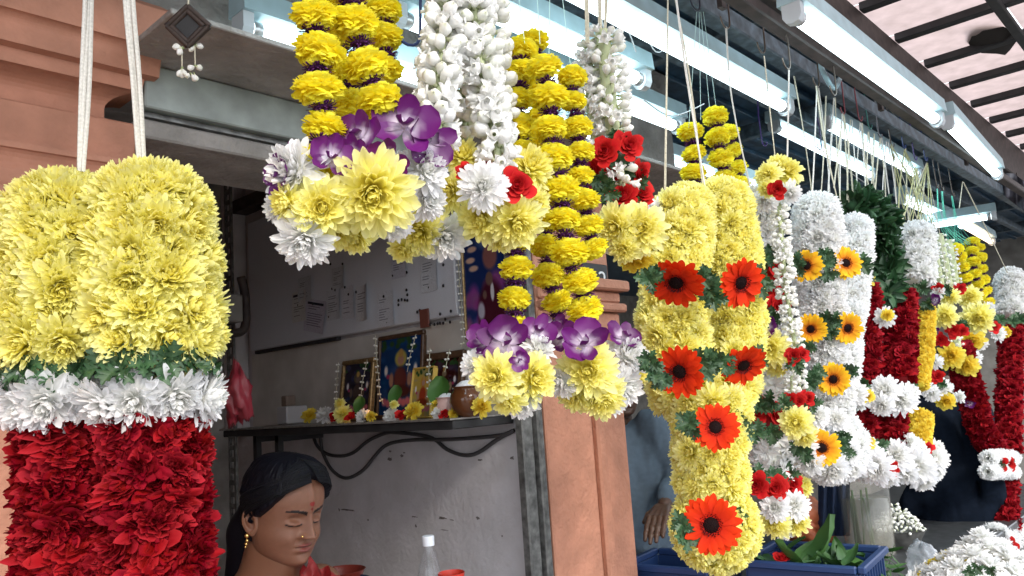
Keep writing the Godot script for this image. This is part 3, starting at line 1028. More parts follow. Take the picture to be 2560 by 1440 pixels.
	for q in 30:
		var x := 3.31 + 0.392 * (q - 17)
		if q < 29:
			for w in 2:
				mb = MB.new()
				var z0: float = -0.86 + [-0.03, 0.372, 1.1][w]
				var z1: float = -0.86 + [0.36, 1.088, 1.8][w]
				mb.flat([Vector3(x + 0.002, 2.885, z1), Vector3(x + 0.39, 2.885, z1), Vector3(x + 0.39, 2.885, z0), Vector3(x + 0.002, 2.885, z0)], Color.WHITE)
				part(g, "canopy_sheet", mb, M.sheet)
		mb = MB.new()
		mb.box(Vector3(x - 0.022, 2.85, -0.86), Vector3(x + 0.022, 2.882, 0.24), Color.WHITE, 0.003)
		part(g, "purlin", mb, M.dark)
	for z in [-0.494, 0.22]:
		mb = MB.new()
		mb.box(Vector3(-3.4, 2.825, z - 0.017), Vector3(8.2, 2.849, z + 0.017), Color.WHITE, 0.003)
		part(g, "rafter", mb, M.dark)
	rng.seed = 5
	mb = MB.new()
	var lc := ony(2470, 118, 2.845)
	broad(mb, lc + Vector3(0.16, 0.0, 0.03), Vector3(-1, 0, -0.1).normalized(), Vector3(0.0, 1, 0), 0.34, 0.17, 0.15, 0.4, Color.WHITE, Color.WHITE, 0.3, 0.012)
	solo("dry_leaf", mb, plain(Color(0.02, 0.015, 0.012), 0.8), "dark dry leaf caught against the pale canopy sheets", "leaf")

	# --- tubes
	var T := [
		[Vector3(0.80, 2.342, -1.42), Vector3(1.98, 2.342, -1.42), "fluorescent tube fitting above the concrete ledge of the first stall"],
		[Vector3(1.12, 2.425, -1.31), Vector3(2.30, 2.418, -1.31), "fluorescent tube fitting between the ledge and the thick jasmine garland"],
		[Vector3(0.63, 2.405, -1.13), Vector3(1.81, 2.397, -1.13), "fluorescent tube fitting ending behind the jasmine garland with roses"],
		[Vector3(1.27, 2.44, -1.0), Vector3(2.462, 2.427, -1.0), "long fluorescent tube fitting ending above the yellow garland with red gerberas"],
		[Vector3(1.89, 2.443, -0.71), Vector3(3.09, 2.436, -0.71), "fluorescent tube fitting beside the dark edge beam of the awning"],
		[Vector3(3.26, 2.456, -0.71), Vector3(4.36, 2.458, -0.775), "fluorescent tube fitting at the far end of the awning edge beam"],
		[Vector3(3.26, 2.632, -1.37), Vector3(4.43, 2.61, -1.37), "fluorescent tube fitting deeper under the awning behind the strings"],
		[Vector3(3.19, 2.563, -1.13), Vector3(4.37, 2.548, -1.13), "fluorescent tube fitting hung over the white gerbera garland strings"],
		[Vector3(2.66, 2.44, -1.6), Vector3(3.8, 2.45, -1.6), "fluorescent tube fitting inside the second stall past the pillar"],
	]
	for t in T: fitting(t[0], t[1], t[2])
	fitting(ony(2318, 566, 2.42), ony(2478, 541, 2.42), "fluorescent tube fitting set crosswise at the far stall", 0.08)
	fitting(ony(2255, 500, 2.5), ony(2375, 553, 2.5), "fluorescent tube fitting behind the green hanging strings", 0.06)
	fitting(ony(2408, 563, 2.4), ony(2478, 604, 2.4), "warm toned fluorescent tube fitting below the crosswise tube", 0.05, true)
	rng.seed = 15
	for w in [[[1600, 40], [1640, 130], [1700, 105], [1790, 190]], [[1500, 30], [1520, 90], [1560, 60], [1590, 130]], [[1960, 330], [2030, 360], [2110, 420], [2180, 470]], [[2190, 235], [2290, 340], [2380, 380], [2405, 350]], [[1610, 250], [1680, 290], [1760, 260]]]:
		var wp := []
		for c in w: wp.append(onz(c[0], c[1], -1.05))
		mb = MB.new()
		mb.tube(spline(wp, 6), 0.0018, 5)
		solo("hanging_wire", mb, M.wirepale, ["thin pale wire sagging beside the long tube fitting", "thin pale wire above the slim jasmine garland", "thin pale wire low behind the white gerbera garland cords", "thin pale wire looped at the far edge beam", "thin pale wire over the rose and jasmine garland"][[1600, 1500, 1960, 2190, 1610].find(w[0][0])], "wire", "loose wires under the awning")
	print("structure done")

# ---------------------------------------------------------------- garlands
func garland(label: String, at: Vector3) -> Node3D:
	return thing("hanging_garland", label, "garland", at, "flower garlands hung along the stall front")

func faces(g: Node3D, z: float, list: Array) -> void:     # [kind, px, py, radius px, lean x, lean y, nearer by (m)]
	g = sub(g, "bouquet", onz(list[0][1], list[0][2], z))
	for f in list: face(g, f[0], f[1], f[2], z + (f[6] if f.size() > 6 else 0.0), f[3], f[4] if f.size() > 4 else 0.0, f[5] if f.size() > 5 else 0.0)

func scale_at(px: float, py: float, z: float) -> float:     # metres per photograph pixel there
	return depth(onz(px, py, z)) / F

func garlands() -> void:
	M.core_yellow = plain(Color(0.93, 0.82, 0.1), 0.9)
	M.core_white = plain(Color(0.88, 0.89, 0.84), 0.9)
	M.core_red = plain(Color(0.34, 0.006, 0.012), 0.9)
	M.core_green = plain(Color(0.02, 0.065, 0.022), 0.9)
	rng.seed = 11
	# 1 --- fat yellow, white and red garland in front of the cornice pillar
	var z := -0.95
	var g := garland("fat double garland of pale yellow chrysanthemums over red roses before the cornice pillar", onz(300, 420, z))
	for s in [[[374, 556], [374, 700], [380, 884], [380, 1000], [386, 1250], [388, 1760], -0.95, 0.0665], [[160, 572], [158, 700], [160, 890], [170, 1010], [176, 1250], [182, 1760], -1.03, 0.0625]]:
		var zz: float = s[6]
		var R: float = s[7]
		column(g, ["yellow_brush", "yellow_brush", "yellow"], zpath([s[0], s[1], s[2]], zz), [R * 0.98, R * 1.06], 0.043, 0.029, 9, 1.0, M.core_yellow, 0.15, true)
		column(g, ["white"], zpath([[s[3][0], s[3][1] - 34], [s[3][0], s[3][1] + 24]], zz), [R * 1.08, R * 1.0], 0.041, 0.022, 10, 0.9, M.core_white, 0.75)
		column(g, ["ruffled", "ruffled", "ruffled", "rose_open"], zpath([[s[3][0], s[3][1] + 45], s[4], s[5]], zz), R * (0.84 if zz > -1.0 else 0.72), 0.031, 0.0205, 10, 0.9, M.core_red, 0.0)
		var c := onz(s[2][0], s[2][1] + 42, zz)
		for q in 15:
			var an := TAU * q / 15.0
			var o := Vector3(cos(an), 0, sin(an))
			bloom(g, "sprig_pale" if q == 9 else "sprig", c + o * R * 0.98 + Vector3(0, rnd(-0.006, 0.006), 0), o + Vector3(0, rnd(-0.2, 0.25), 0), rnd(0.019, 0.026))
	cordage(g, zpath([[228, -260], [222, 0], [212, 220], [204, 430]], -1.0), 0.0042, M.string_white, 3)
	cordage(g, zpath([[312, -260], [322, 0], [338, 200], [354, 400]], -0.96), 0.0046, M.string_white, 3)

	# 2 --- yellow pompons and purple heads, orchids, two bouquets
	z = -0.72
	g = garland("yellow pompon and purple garland ending in orchids and white and yellow bouquets", onz(880, 0, z))
	var k := scale_at(850, 200, z)
	strand(g, zpath([[770, -150], [786, 20], [791, 125], [796, 215], [814, 310], [795, 405]], z), 126 * k, 0.0)
	strand(g, zpath([[862, -130], [884, 50], [907, 138], [938, 238], [962, 335]], z + 0.01), 132 * k, 0.0)
	strand(g, zpath([[940, -125], [950, -10], [958, 75], [966, 165], [968, 250]], z - 0.06), 120 * k, 0.0)
	strand(g, zpath([[838, -60], [845, 120], [868, 215], [882, 300]], z - 0.07), 120 * k, 0.0)
	faces(g, z, [["white", 742, 432, 88, -0.5, 0.35], ["yellow", 722, 505, 55, -0.9, -0.1], ["yellow", 805, 520, 92, 0.0, -0.05, 0.02], ["white", 762, 596, 82, -0.1, -0.45], ["yellow", 852, 570, 66, 0.35, -0.6, -0.01], ["white", 700, 520, 50, -1.0, -0.3, -0.03],
		["yellow", 932, 480, 128, -0.05, -0.1, 0.05], ["white", 1058, 428, 82, 0.5, 0.35, 0.02], ["white", 1000, 430, 62, 0.2, 0.8, 0.0], ["white", 1062, 500, 62, 0.9, -0.1, 0.0], ["white", 985, 560, 55, 0.1, -0.9, 0.0], ["yellow", 890, 585, 60, -0.3, -0.9, -0.01], ["yellow", 860, 450, 60, -0.8, 0.5, 0.0],
		["yellow", 1050, 572, 78, -0.2, -0.35, -0.06], ["white", 1108, 588, 74, 0.35, -0.2, -0.05], ["yellow", 1010, 620, 50, -0.5, -0.8, -0.08]])
	faces(g, z + 0.03, [["orchid", 707, 438, 58, -0.9, 0.1, -0.03], ["orchid", 752, 392, 48, -0.2, 0.9, -0.04], ["orchid", 828, 395, 66, 0.1, 0.3, 0.0], ["orchid", 905, 345, 80, -0.5, 0.5, 0.0], ["orchid", 1010, 318, 96, 0.1, 0.5, 0.0], ["orchid", 1065, 352, 82, 0.6, 0.2, 0.0], ["orchid", 972, 402, 66, 0.1, -0.1, 0.03], ["orchid", 880, 385, 50, -0.4, 0.2, 0.0]])
	cordage(g, zpath([[800, -330], [775, -150]], z), 0.0015)
	cordage(g, zpath([[870, -330], [868, -130]], z), 0.0015)

	# 3 --- thick jasmine garland
	g = garland("thick white jasmine garland with a bouquet holding one red rose", onz(1170, 0, z))
	var cnt := 0
	for s in [[[[1120, -170], [1115, 0], [1105, 130], [1092, 250], [1100, 365]], 44, 0.0], [[[1178, -170], [1182, 0], [1195, 120], [1220, 250], [1238, 345], [1246, 420]], 52, 0.02], [[[1222, -170], [1225, 0], [1228, 100], [1246, 220], [1250, 310]], 42, -0.04], [[[1150, -170], [1148, 0], [1150, 120], [1158, 250], [1165, 350]], 40, -0.05]]:
		cnt += buds(g, zpath(s[0], z + s[2]), s[1] * k * 1.1, 0.0205, 0.017, 7, 0.3, maxi(0, 300 - cnt))
	faces(g, z + 0.01, [["yellow", 1160, 392, 62, -0.1, 0.7, -0.03], ["yellow", 1322, 425, 78, 0.45, 0.5, -0.01], ["white", 1208, 468, 76, -0.15, 0.25, 0.03], ["rose", 1292, 466, 44, 0.1, 0.25, 0.05], ["yellow", 1210, 545, 72, -0.4, -0.3, 0.0], ["yellow", 1288, 552, 88, 0.15, -0.35, 0.03], ["yellow", 1132, 478, 60, -0.7, 0.1, -0.03], ["yellow", 1250, 590, 50, 0, -0.9, 0.0], ["rose", 1160, 432, 24, -0.3, 0.5, 0.0], ["rose", 1215, 415, 22, 0, 0.7, 0.0], ["white", 1240, 520, 50, 0, 0, 0.0], ["yellow", 1332, 510, 56, 0.8, -0.1, 0.0]])

	# 4 --- long yellow pompon garland
	k = scale_at(1400, 400, z)
	g = garland("long many stranded yellow pompon garland with two orchid bouquets beside the pillar", onz(1400, 120, z))
	strand(g, zpath([[1364, 170], [1375, 251], [1379, 328], [1389, 407], [1403, 480], [1410, 558], [1418, 636], [1440, 690], [1462, 745], [1469, 785], [1472, 822]], z + 0.02), 96 * k * 1.04, 0.0)
	strand(g, zpath([[1424, 195], [1436, 273], [1446, 353], [1453, 429], [1460, 504], [1473, 571], [1490, 643]], z - 0.02), 88 * k, 0.0)
	strand(g, zpath([[1306, 125], [1296, 205], [1298, 290], [1302, 372], [1306, 450], [1300, 540], [1288, 630], [1286, 690], [1288, 775], [1290, 822]], z - 0.04), 92 * k, 0.002)
	strand(g, zpath([[1334, 105], [1345, 190], [1352, 300], [1358, 420], [1362, 540], [1366, 640], [1374, 700], [1390, 770], [1394, 822]], z - 0.07), 90 * k, 0.002)
	faces(g, z + 0.01, [["white", 1190, 912, 48, -0.9, 0.2, -0.02], ["yellow", 1240, 940, 72, -0.35, -0.1, 0.02], ["yellow", 1330, 945, 72, 0.3, -0.15, 0.02], ["white", 1300, 995, 60, 0.0, -0.9, 0.0], ["white", 1345, 878, 48, 0.3, 0.7, 0.0], ["yellow", 1270, 1000, 52, -0.2, -0.8, 0.01], ["white", 1215, 890, 40, -0.6, 0.5, -0.02],
		["yellow", 1470, 925, 88, -0.15, 0.0, 0.03], ["yellow", 1500, 985, 72, 0.15, -0.6, 0.02], ["white", 1565, 892, 62, 0.7, 0.4, 0.0], ["white", 1555, 965, 66, 0.8, -0.3, 0.0], ["yellow", 1585, 930, 50, 1.0, 0.0, -0.02], ["white", 1408, 955, 48, -0.9, -0.2, 0.0], ["white", 1530, 1005, 44, 0.5, -0.9, 0.0], ["yellow", 1440, 985, 55, -0.5, -0.6, 0.0]])
	faces(g, z + 0.03, [["orchid", 1268, 858, 76, 0.0, 0.35, 0.0], ["orchid", 1212, 850, 50, -0.8, 0.3, -0.03], ["orchid", 1340, 838, 55, 0.3, 0.7, -0.03], ["orchid", 1462, 862, 74, 0.0, 0.4, 0.02], ["orchid", 1405, 850, 52, -0.5, 0.5, -0.02], ["orchid", 1555, 848, 55, 0.7, 0.7, -0.02], ["orchid", 1300, 900, 34, 0.0, 0.0, 0.03], ["orchid", 1385, 820, 44, 0.2, 0.8, -0.06]])
	for s in [[1290, -60, 1312, 110], [1340, -60, 1350, 110], [1375, -60, 1372, 150], [1400, -60, 1428, 180]]:
		cordage(g, zpath([[s[0], s[1]], [s[2], s[3]]], z - 0.02), 0.0012, M.string_mint, 1)

	# 5 --- jasmine whorls with roses
	z = -0.8
	k = scale_at(1520, 300, z)
	g = garland("slim double jasmine garland with red roses and one yellow bouquet", onz(1510, 60, z))
	cnt = buds(g, zpath([[1474, 112], [1472, 200], [1480, 300], [1495, 400]], z - 0.04), 42 * k, 0.0155, 0.018, 8, 0.15)
	cnt += buds(g, zpath([[1506, 78], [1515, 160], [1524, 250], [1534, 335]], z), 54 * k, 0.0175, 0.019, 8, 0.15)
	buds(g, zpath([[1552, 415], [1556, 470]], z + 0.01), 44 * k, 0.018, 0.02, 7, 0.1)
	faces(g, z + 0.01, [["rose", 1514, 380, 40, -0.4, 0.2, 0.03], ["rose", 1570, 365, 36, 0.3, 0.4, 0.02], ["rose", 1484, 428, 40, -0.8, 0.0, -0.02], ["rose", 1594, 432, 32, 0.9, 0.0, 0.0], ["rose", 1524, 440, 28, -0.3, -0.5, -0.02], ["rose", 1556, 496, 42, -0.3, 0.6, 0.0], ["rose", 1596, 488, 40, 0.4, 0.6, 0.0], ["yellow", 1540, 568, 66, -0.4, 0.0, 0.01], ["yellow", 1602, 572, 78, 0.1, -0.05, 0.04], ["white", 1642, 530, 44, 0.6, 0.5, 0.0], ["gold", 1590, 640, 56, 0.0, -0.9, 0.0], ["white", 1660, 604, 36, 0.9, -0.2, 0.0], ["white", 1510, 600, 40, -0.9, -0.4, -0.02], ["yellow", 1560, 620, 50, -0.3, -0.6, 0.02]])
	sprigs(g, [[1545, 350], [1540, 400], [1500, 450], [1560, 420], [1585, 470], [1600, 455], [1520, 480], [1580, 515]], z + 0.01, 34)
	for s in [[1464, -60, 1468, 108], [1496, -60, 1500, 75], [1517, -60, 1512, 75]]:
		cordage(g, zpath([[s[0], s[1]], [s[2], s[3]]], z), 0.0034, M.string, 3)

	# 6 --- yellow garland with red gerberas
	z = -0.74
	k = scale_at(1760, 800, z)
	g = garland("yellow chrysanthemum garland set with six red gerberas ending in a round pendant", onz(1750, 460, z))
	column(g, ["yellow_brush", "yellow"], zpath([[1706, 530], [1690, 640], [1682, 800], [1694, 930], [1720, 990]], z - 0.03), [72 * k, 78 * k], 0.036, 0.026, 8, 0.9, M.core_yellow, 0.1, true)
	column(g, ["yellow_brush", "yellow"], zpath([[1806, 520], [1818, 640], [1832, 800], [1824, 930], [1800, 990]], z), [76 * k, 68 * k], 0.036, 0.026, 8, 0.9, M.core_yellow, 0.1, true)
	column(g, ["yellow_brush", "yellow"], zpath([[1770, 985], [1776, 1060], [1776, 1230]], z + 0.02), [92 * k, 72 * k], 0.033, 0.024, 9, 0.9, M.core_yellow, 0.1)
	var bc := onz(1788, 1318, z + 0.02)
	for q in 46:
		var y := 1.0 - 2.0 * (q + 0.5) / 46
		var az := q * 2.399963
		var d := Vector3(cos(az) * sqrt(1 - y * y), y, sin(az) * sqrt(1 - y * y))
		bloom(g, "yellow", bc + d * 0.062, d + jit(0.1), 0.031, 0.9)
	var mb := MB.new()
	mb.ball(bc, Vector3.ONE * 0.06, Color.WHITE)
	part(g, "core", mb, M.core_yellow)
	sprigs(g, [[1622, 700], [1640, 680], [1752, 690], [1770, 720], [1765, 690], [1782, 740], [1890, 690], [1900, 710], [1636, 935], [1625, 900], [1655, 950], [1745, 900], [1770, 905], [1795, 900], [1815, 910], [1885, 890], [1722, 1058], [1735, 1075], [1840, 1050], [1855, 1075], [1705, 1310], [1712, 1340], [1845, 1290], [1855, 1310], [1755, 925]], z + 0.075, 36)
	faces(g, z + 0.09, [["gerbera_red", 1690, 704, 68, -0.25, -0.85], ["gerbera_red", 1850, 706, 66, 0.55, -0.2], ["gerbera_red", 1700, 928, 64, -0.35, -0.2], ["gerbera_red", 1858, 912, 60, 0.5, -0.7], ["gerbera_red", 1788, 1068, 60, 0.15, 0.2, 0.01], ["gerbera_red", 1778, 1312, 70, -0.05, 0.05, 0.02]])
	cordage(g, zpath([[1670, -80], [1667, 150], [1662, 475]], z - 0.03), 0.0026, M.string, 2)
	cordage(g, zpath([[1680, -80], [1715, 180], [1762, 470]], z), 0.0034, M.string_white, 2)
	cordage(g, zpath([[1672, -80], [1722, 180], [1758, 470]], z - 0.015), 0.0026, M.string, 2)

	# 7 --- short pompon garland above it
	z = -0.9
	k = scale_at(1790, 380, z)
	g = garland("short yellow pompon garland hanging behind the strings of the red gerbera garland", onz(1790, 280, z))
	strand(g, zpath([[1788, 290], [1798, 362], [1808, 424], [1815, 490], [1820, 560]], z + 0.02), 70 * k, 0.0)
	strand(g, zpath([[1728, 332], [1736, 392], [1736, 448], [1738, 520], [1740, 580]], z - 0.01), 66 * k, 0.0)
	strand(g, zpath([[1818, 330], [1836, 388], [1845, 442], [1850, 520]], z - 0.04), 66 * k, 0.0)
	for s in [[1742, 30, 1722, 320], [1748, 30, 1752, 300], [1752, 30, 1776, 290], [1758, 30, 1792, 280]]:
		cordage(g, zpath([[s[0], s[1]], [s[2], s[3]]], z), 0.0014, M.string_mint, 1)

	# 8 --- jasmine rope with small top bouquet
	z = -0.765
	k = scale_at(1960, 700, z)
	g = garland("narrow jasmine rope under a small yellow bouquet with one rose", onz(1945, 430, z))
	buds(g, zpath([[1946, 505], [1955, 600], [1964, 720], [1982, 830], [1990, 880]], z), 26 * k, 0.0145, 0.0165, 6, 0.0)
	buds(g, zpath([[1976, 905], [1980, 985]], z), 17 * k, 0.012, 0.0165, 5, 0.0)
	buds(g, zpath([[1998, 905], [2000, 985]], z), 17 * k, 0.012, 0.0165, 5, 0.0)
	faces(g, z + 0.02, [["yellow", 1922, 438, 42, -0.4, 0.3], ["yellow", 1968, 432, 44, 0.3, 0.4], ["yellow", 1945, 420, 40, 0, 0.8, -0.02], ["rose", 1944, 472, 22, 0, 0, 0.03], ["white", 1972, 482, 36, 0.3, -0.4, 0.01], ["yellow", 1920, 470, 30, -0.6, -0.5], ["white", 1915, 500, 34, -0.4, -0.6, -0.03], ["rose", 1985, 890, 22, -0.3, 0.1], ["rose", 2004, 885, 20, 0.5, 0.1], ["rose", 1975, 1000, 20, -0.5, 0], ["rose", 2016, 998, 22, 0.4, 0.2], ["rose", 1996, 1004, 20, 0, 0], ["yellow", 1990, 1055, 50, -0.2, -0.1, 0.02], ["white", 2040, 1040, 40, 0.5, 0.2], ["yellow", 2010, 1085, 40, 0, -0.7]])
	sprigs(g, [[2015, 870], [1990, 910], [2030, 1010], [2000, 1020], [1960, 1010]], z + 0.02, 26)
	cordage(g, zpath([[1910, 140], [1925, 280], [1942, 430]], z), 0.0024, M.string, 2)
	cordage(g, zpath([[1972, 175], [1968, 430]], z), 0.003, M.string_white, 2)

	# 9 --- tuberose and rose garland
	z = -0.86
	k = scale_at(1920, 900, z)
	g = garland("tuberose garland with bands of red roses ending in a white and yellow tassel", onz(1900, 480, z))
	column(g, ["tuberose", "white_small"], zpath([[1882, 470], [1892, 550], [1906, 640]], z), 44 * k, 0.03, 0.017, 8, 1.0, M.core_white, 0.3)
	column(g, ["rose"], zpath([[1912, 662], [1922, 720], [1930, 775]], z), 40 * k, 0.027, 0.026, 6, 0.9, M.core_red)
	column(g, ["tuberose"], zpath([[1928, 905], [1920, 1000]], z), 46 * k, 0.034, 0.02, 8, 1.0, M.core_white, 0.6)
	column(g, ["rose"], zpath([[1908, 1022], [1906, 1062]], z), 52 * k, 0.031, 0.026, 8, 0.9, M.core_red)
	column(g, ["tuberose"], zpath([[1920, 1085], [1924, 1185]], z), 40 * k, 0.034, 0.018, 8, 1.0, M.core_white, 0.5)
	faces(g, z + 0.05, [["yellow", 1925, 868, 58, -0.2, 0.0], ["yellow", 1945, 905, 46, 0.3, -0.5], ["white", 1958, 850, 40, 0.7, 0.2], ["orchid", 1918, 818, 36, -0.4, 0.5], ["orchid", 1958, 826, 42, 0.4, 0.5], ["white", 1955, 795, 26, 0.3, 0.4], ["rose", 1892, 1214, 32, -0.4, 0.1], ["rose", 1936, 1222, 34, 0, 0.1, 0.02], ["rose", 1978, 1212, 30, 0.6, 0.1], ["yellow", 2000, 1218, 36, 0.9, 0.3, -0.03], ["white", 1938, 1268, 44, -0.2, 0.1, 0.02], ["white", 1985, 1264, 46, 0.4, 0.1, 0.02], ["yellow", 1938, 1308, 44, -0.2, -0.5], ["yellow", 1985, 1302, 46, 0.3, -0.5], ["white", 1960, 1318, 34, 0, -0.9, -0.02]])
	sprigs(g, [[1905, 645], [1925, 640], [1890, 650], [1935, 790], [1900, 795], [1895, 1010], [1925, 1005], [1890, 1080], [1930, 1082], [1895, 1190], [1935, 1192], [1970, 1180], [1890, 1195]], z + 0.045, 32)
	cordage(g, zpath([[1815, 68], [1830, 250], [1878, 480]], z), 0.003, M.string_white, 2)

	# 10 --- white garland with yellow gerberas
	z = -0.84
	k = scale_at(2060, 700, z)
	g = garland("white chrysanthemum garland set with six yellow gerberas", onz(2060, 490, z))
	column(g, ["white_brush", "white"], zpath([[2040, 540], [2046, 640], [2052, 740], [2066, 880], [2078, 1000]], z), [52 * k, 38 * k], 0.043, 0.032, 8, 0.9, M.core_white, 0.1, true)
	column(g, ["white_brush", "white"], zpath([[2138, 575], [2134, 650], [2122, 760], [2104, 880], [2090, 1000]], z - 0.03), [36 * k, 30 * k], 0.043, 0.032, 7, 0.9, M.core_white, 0.1, true)
	column(g, ["white_brush", "white_small"], zpath([[2008, 1095], [2032, 1140], [2075, 1160], [2110, 1145], [2126, 1090]], z + 0.01), 34 * k, 0.04, 0.03, 7, 0.9, M.core_white, 0.1)
	column(g, ["white_brush", "white_small"], zpath([[2080, 1010], [2070, 1120]], z), [44 * k, 56 * k], 0.034, 0.026, 8, 0.9, M.core_white, 0.1)
	sprigs(g, [[1985, 650], [1992, 670], [2060, 660], [2070, 680], [2075, 650], [2060, 640], [2155, 660], [2060, 815], [2075, 830], [2085, 805], [2070, 800], [2030, 945], [2022, 960], [2040, 930], [2125, 925], [1995, 1115], [2010, 1130], [2100, 1110], [2110, 1125], [2105, 1095]], z + 0.06, 28)
	faces(g, z + 0.075, [["gerbera_yellow", 2016, 664, 42, -0.1, 0.0], ["gerbera_yellow", 2114, 658, 40, 0.3, 0.1], ["gerbera_yellow", 2026, 822, 42, 0.1, -0.3], ["gerbera_yellow", 2118, 820, 42, 0.5, 0.0], ["gerbera_yellow", 2082, 948, 44, 0.2, 0.0], ["gerbera_yellow", 2054, 1120, 48, 0.1, 0.0]])
	faces(g, z + 0.05, [["white", 2010, 1110, 40, -0.6, 0.2], ["white", 2025, 1155, 44, -0.3, -0.4], ["white", 2080, 1170, 48, 0.1, -0.6], ["white", 2112, 1130, 46, 0.4, 0.0], ["white", 2125, 1170, 40, 0.5, -0.5], ["white", 2090, 1050, 40, 0.2, 0.3]])
	cordage(g, zpath([[2042, 215], [2036, 380], [2030, 500]], z), 0.003, M.string_white, 2)
	cordage(g, zpath([[2040, 215], [2062, 360], [2098, 520]], z), 0.0032, M.string, 3)
	cordage(g, zpath([[1985, 190], [2010, 340], [2032, 500]], z - 0.02), 0.0024, M.string, 2)

	# 11 --- green leaf garland
	z = -0.9
	k = scale_at(2200, 620, z)
	g = garland("dark green leaf garland hooked between white chrysanthemum garlands", onz(2160, 500, z))
	for s in [[[[2128, 512], [2165, 530], [2200, 580], [2222, 650], [2220, 720], [2205, 745]], 30], [[[2150, 505], [2190, 525], [2222, 570]], 22]]:
		var pts := zpath(s[0], z)
		var n := int(total(pts) / 0.016)
		for q in n:
			var at := along(pts, q * 0.016)
			for w in 3:
				var an := rnd(0, TAU)
				var b := bY(-at[1])
				var o := b.x * cos(an) + b.z * sin(an)
				bloom(g, "leaves", at[0] + o * s[1] * k * 0.4, o - b.y * rnd(0.3, 1.2), rnd(0.055, 0.08))
		mb = MB.new()
		mb.tube(pts, s[1] * k * 0.5, 8)
		part(g, "core", mb, M.core_green)

	# 12 --- red and white garland
	z = -0.88
	k = scale_at(2230, 850, z)
	g = garland("red rose garland with white chrysanthemum top, belt and wide white foot", onz(2240, 590, z))
	column(g, ["white_brush", "white_small"], zpath([[2288, 595], [2288, 700]], z), 44 * k, 0.045, 0.034, 8, 0.9, M.core_white, 0.1, true)
	column(g, ["ruffled"], zpath([[2252, 735], [2250, 850], [2246, 950]], z), 35 * k, 0.03, 0.024, 9, 0.75, M.core_red)
	column(g, ["ruffled"], zpath([[2160, 715], [2162, 850], [2162, 950]], z - 0.03), 29 * k, 0.03, 0.024, 9, 0.75, M.core_red)
	column(g, ["white_small"], zpath([[2130, 988], [2195, 996], [2268, 988]], z), 12 * k, 0.034, 0.04, 5, 0.9)
	faces(g, z + 0.06, [["white", 2138, 985, 34, -0.4, 0.2], ["white", 2212, 978, 44, -0.1, 0.4], ["white", 2250, 1000, 46, 0.3, -0.2], ["white", 2205, 1012, 38, 0.0, -0.6], ["white_small", 2150, 1005, 26, -0.2, -0.6], ["white_small", 2275, 980, 28, 0.6, 0.3]])
	column(g, ["ruffled"], zpath([[2150, 1025], [2152, 1110]], z - 0.02), 27 * k, 0.028, 0.022, 8, 0.75, M.core_red)
	column(g, ["ruffled"], zpath([[2228, 1030], [2230, 1110]], z), 31 * k, 0.028, 0.022, 8, 0.75, M.core_red)
	column(g, ["white_small"], zpath([[2150, 1150], [2200, 1165], [2250, 1160], [2300, 1168], [2330, 1150]], z - 0.01), 20 * k, 0.05, 0.04, 6, 0.9)
	faces(g, z + 0.05, [["white", 2150, 1148, 44, -0.5, 0.1], ["white", 2190, 1168, 50, -0.2, -0.3], ["white", 2240, 1140, 46, 0.0, 0.3, 0.02], ["white", 2290, 1165, 54, 0.2, -0.2, 0.02], ["white", 2330, 1148, 42, 0.6, 0.1], ["white", 2215, 1188, 40, -0.1, -0.8], ["white", 2305, 1192, 42, 0.2, -0.8], ["white", 2340, 1178, 32, 0.8, -0.4], ["white", 2262, 1180, 40, 0.0, -0.7, 0.01], ["white", 2170, 1120, 32, -0.3, 0.6]])
	column(g, ["white_brush", "white_small"], zpath([[2262, 1105], [2262, 1180]], z + 0.03), 34 * k, 0.034, 0.028, 7, 0.9, M.core_white)
	column(g, ["gold"], zpath([[2316, 775], [2312, 870], [2298, 965]], z + 0.02), 19 * k, 0.022, 0.02, 6, 0.9, M.core_yellow)
	column(g, ["gold"], zpath([[2300, 1035], [2294, 1110]], z + 0.02), 26 * k, 0.026, 0.02, 6, 0.9, M.core_yellow)
	faces(g, z + 0.06, [["white_small", 2212, 792, 30, -0.2, 0.0], ["gold", 2218, 788, 18, 0.2, 0.0, 0.02], ["gold", 2168, 990, 20, 0.2, 0, 0.02], ["gold", 2170, 1108, 22, 0, 0.3, 0.02], ["gold", 2160, 700, 30, 0, 0.3, -0.06], ["rose", 2232, 1170, 18, 0, 0, 0.01], ["rose", 2318, 1120, 16, 0.4, 0.3, 0.0], ["white_small", 2340, 1120, 26, 0.6, 0.3, 0.0]])
	sprigs(g, [[2170, 690], [2300, 720], [2320, 760], [2130, 1015], [2160, 960], [2270, 975], [2200, 1115], [2310, 1130]], z + 0.04, 24)

	# 13 --- jasmine net
	z = -0.94
	k = scale_at(2350, 650, z)
	g = garland("dense pale jasmine bud garland behind the white topped red garland", onz(2330, 560, z))
	cnt = 0
	for s in [[[2258, 560], [2262, 620], [2266, 660]], [[2290, 552], [2300, 620], [2310, 700]], [[2320, 560], [2336, 640], [2350, 715]], [[2346, 585], [2360, 650], [2372, 718]], [[2368, 600], [2380, 660], [2388, 715]]]:
		cnt += buds(g, zpath(s, z), 20 * k, 0.0115, 0.021, 5, -0.1, maxi(0, 300 - cnt))

	# 14 --- far pompon garland
	z = -0.94
	k = scale_at(2430, 660, z)
	g = garland("yellow pompon garland hung from green strings at the far stall", onz(2420, 600, z))
	for s in [[[2388, 622], [2402, 652], [2411, 690], [2420, 725], [2428, 760]], [[2430, 606], [2430, 640], [2436, 680], [2446, 720], [2456, 755]], [[2446, 618], [2450, 655], [2456, 690], [2464, 730], [2470, 765]]]:
		strand(g, zpath(s, z), 38 * k, 0.0)
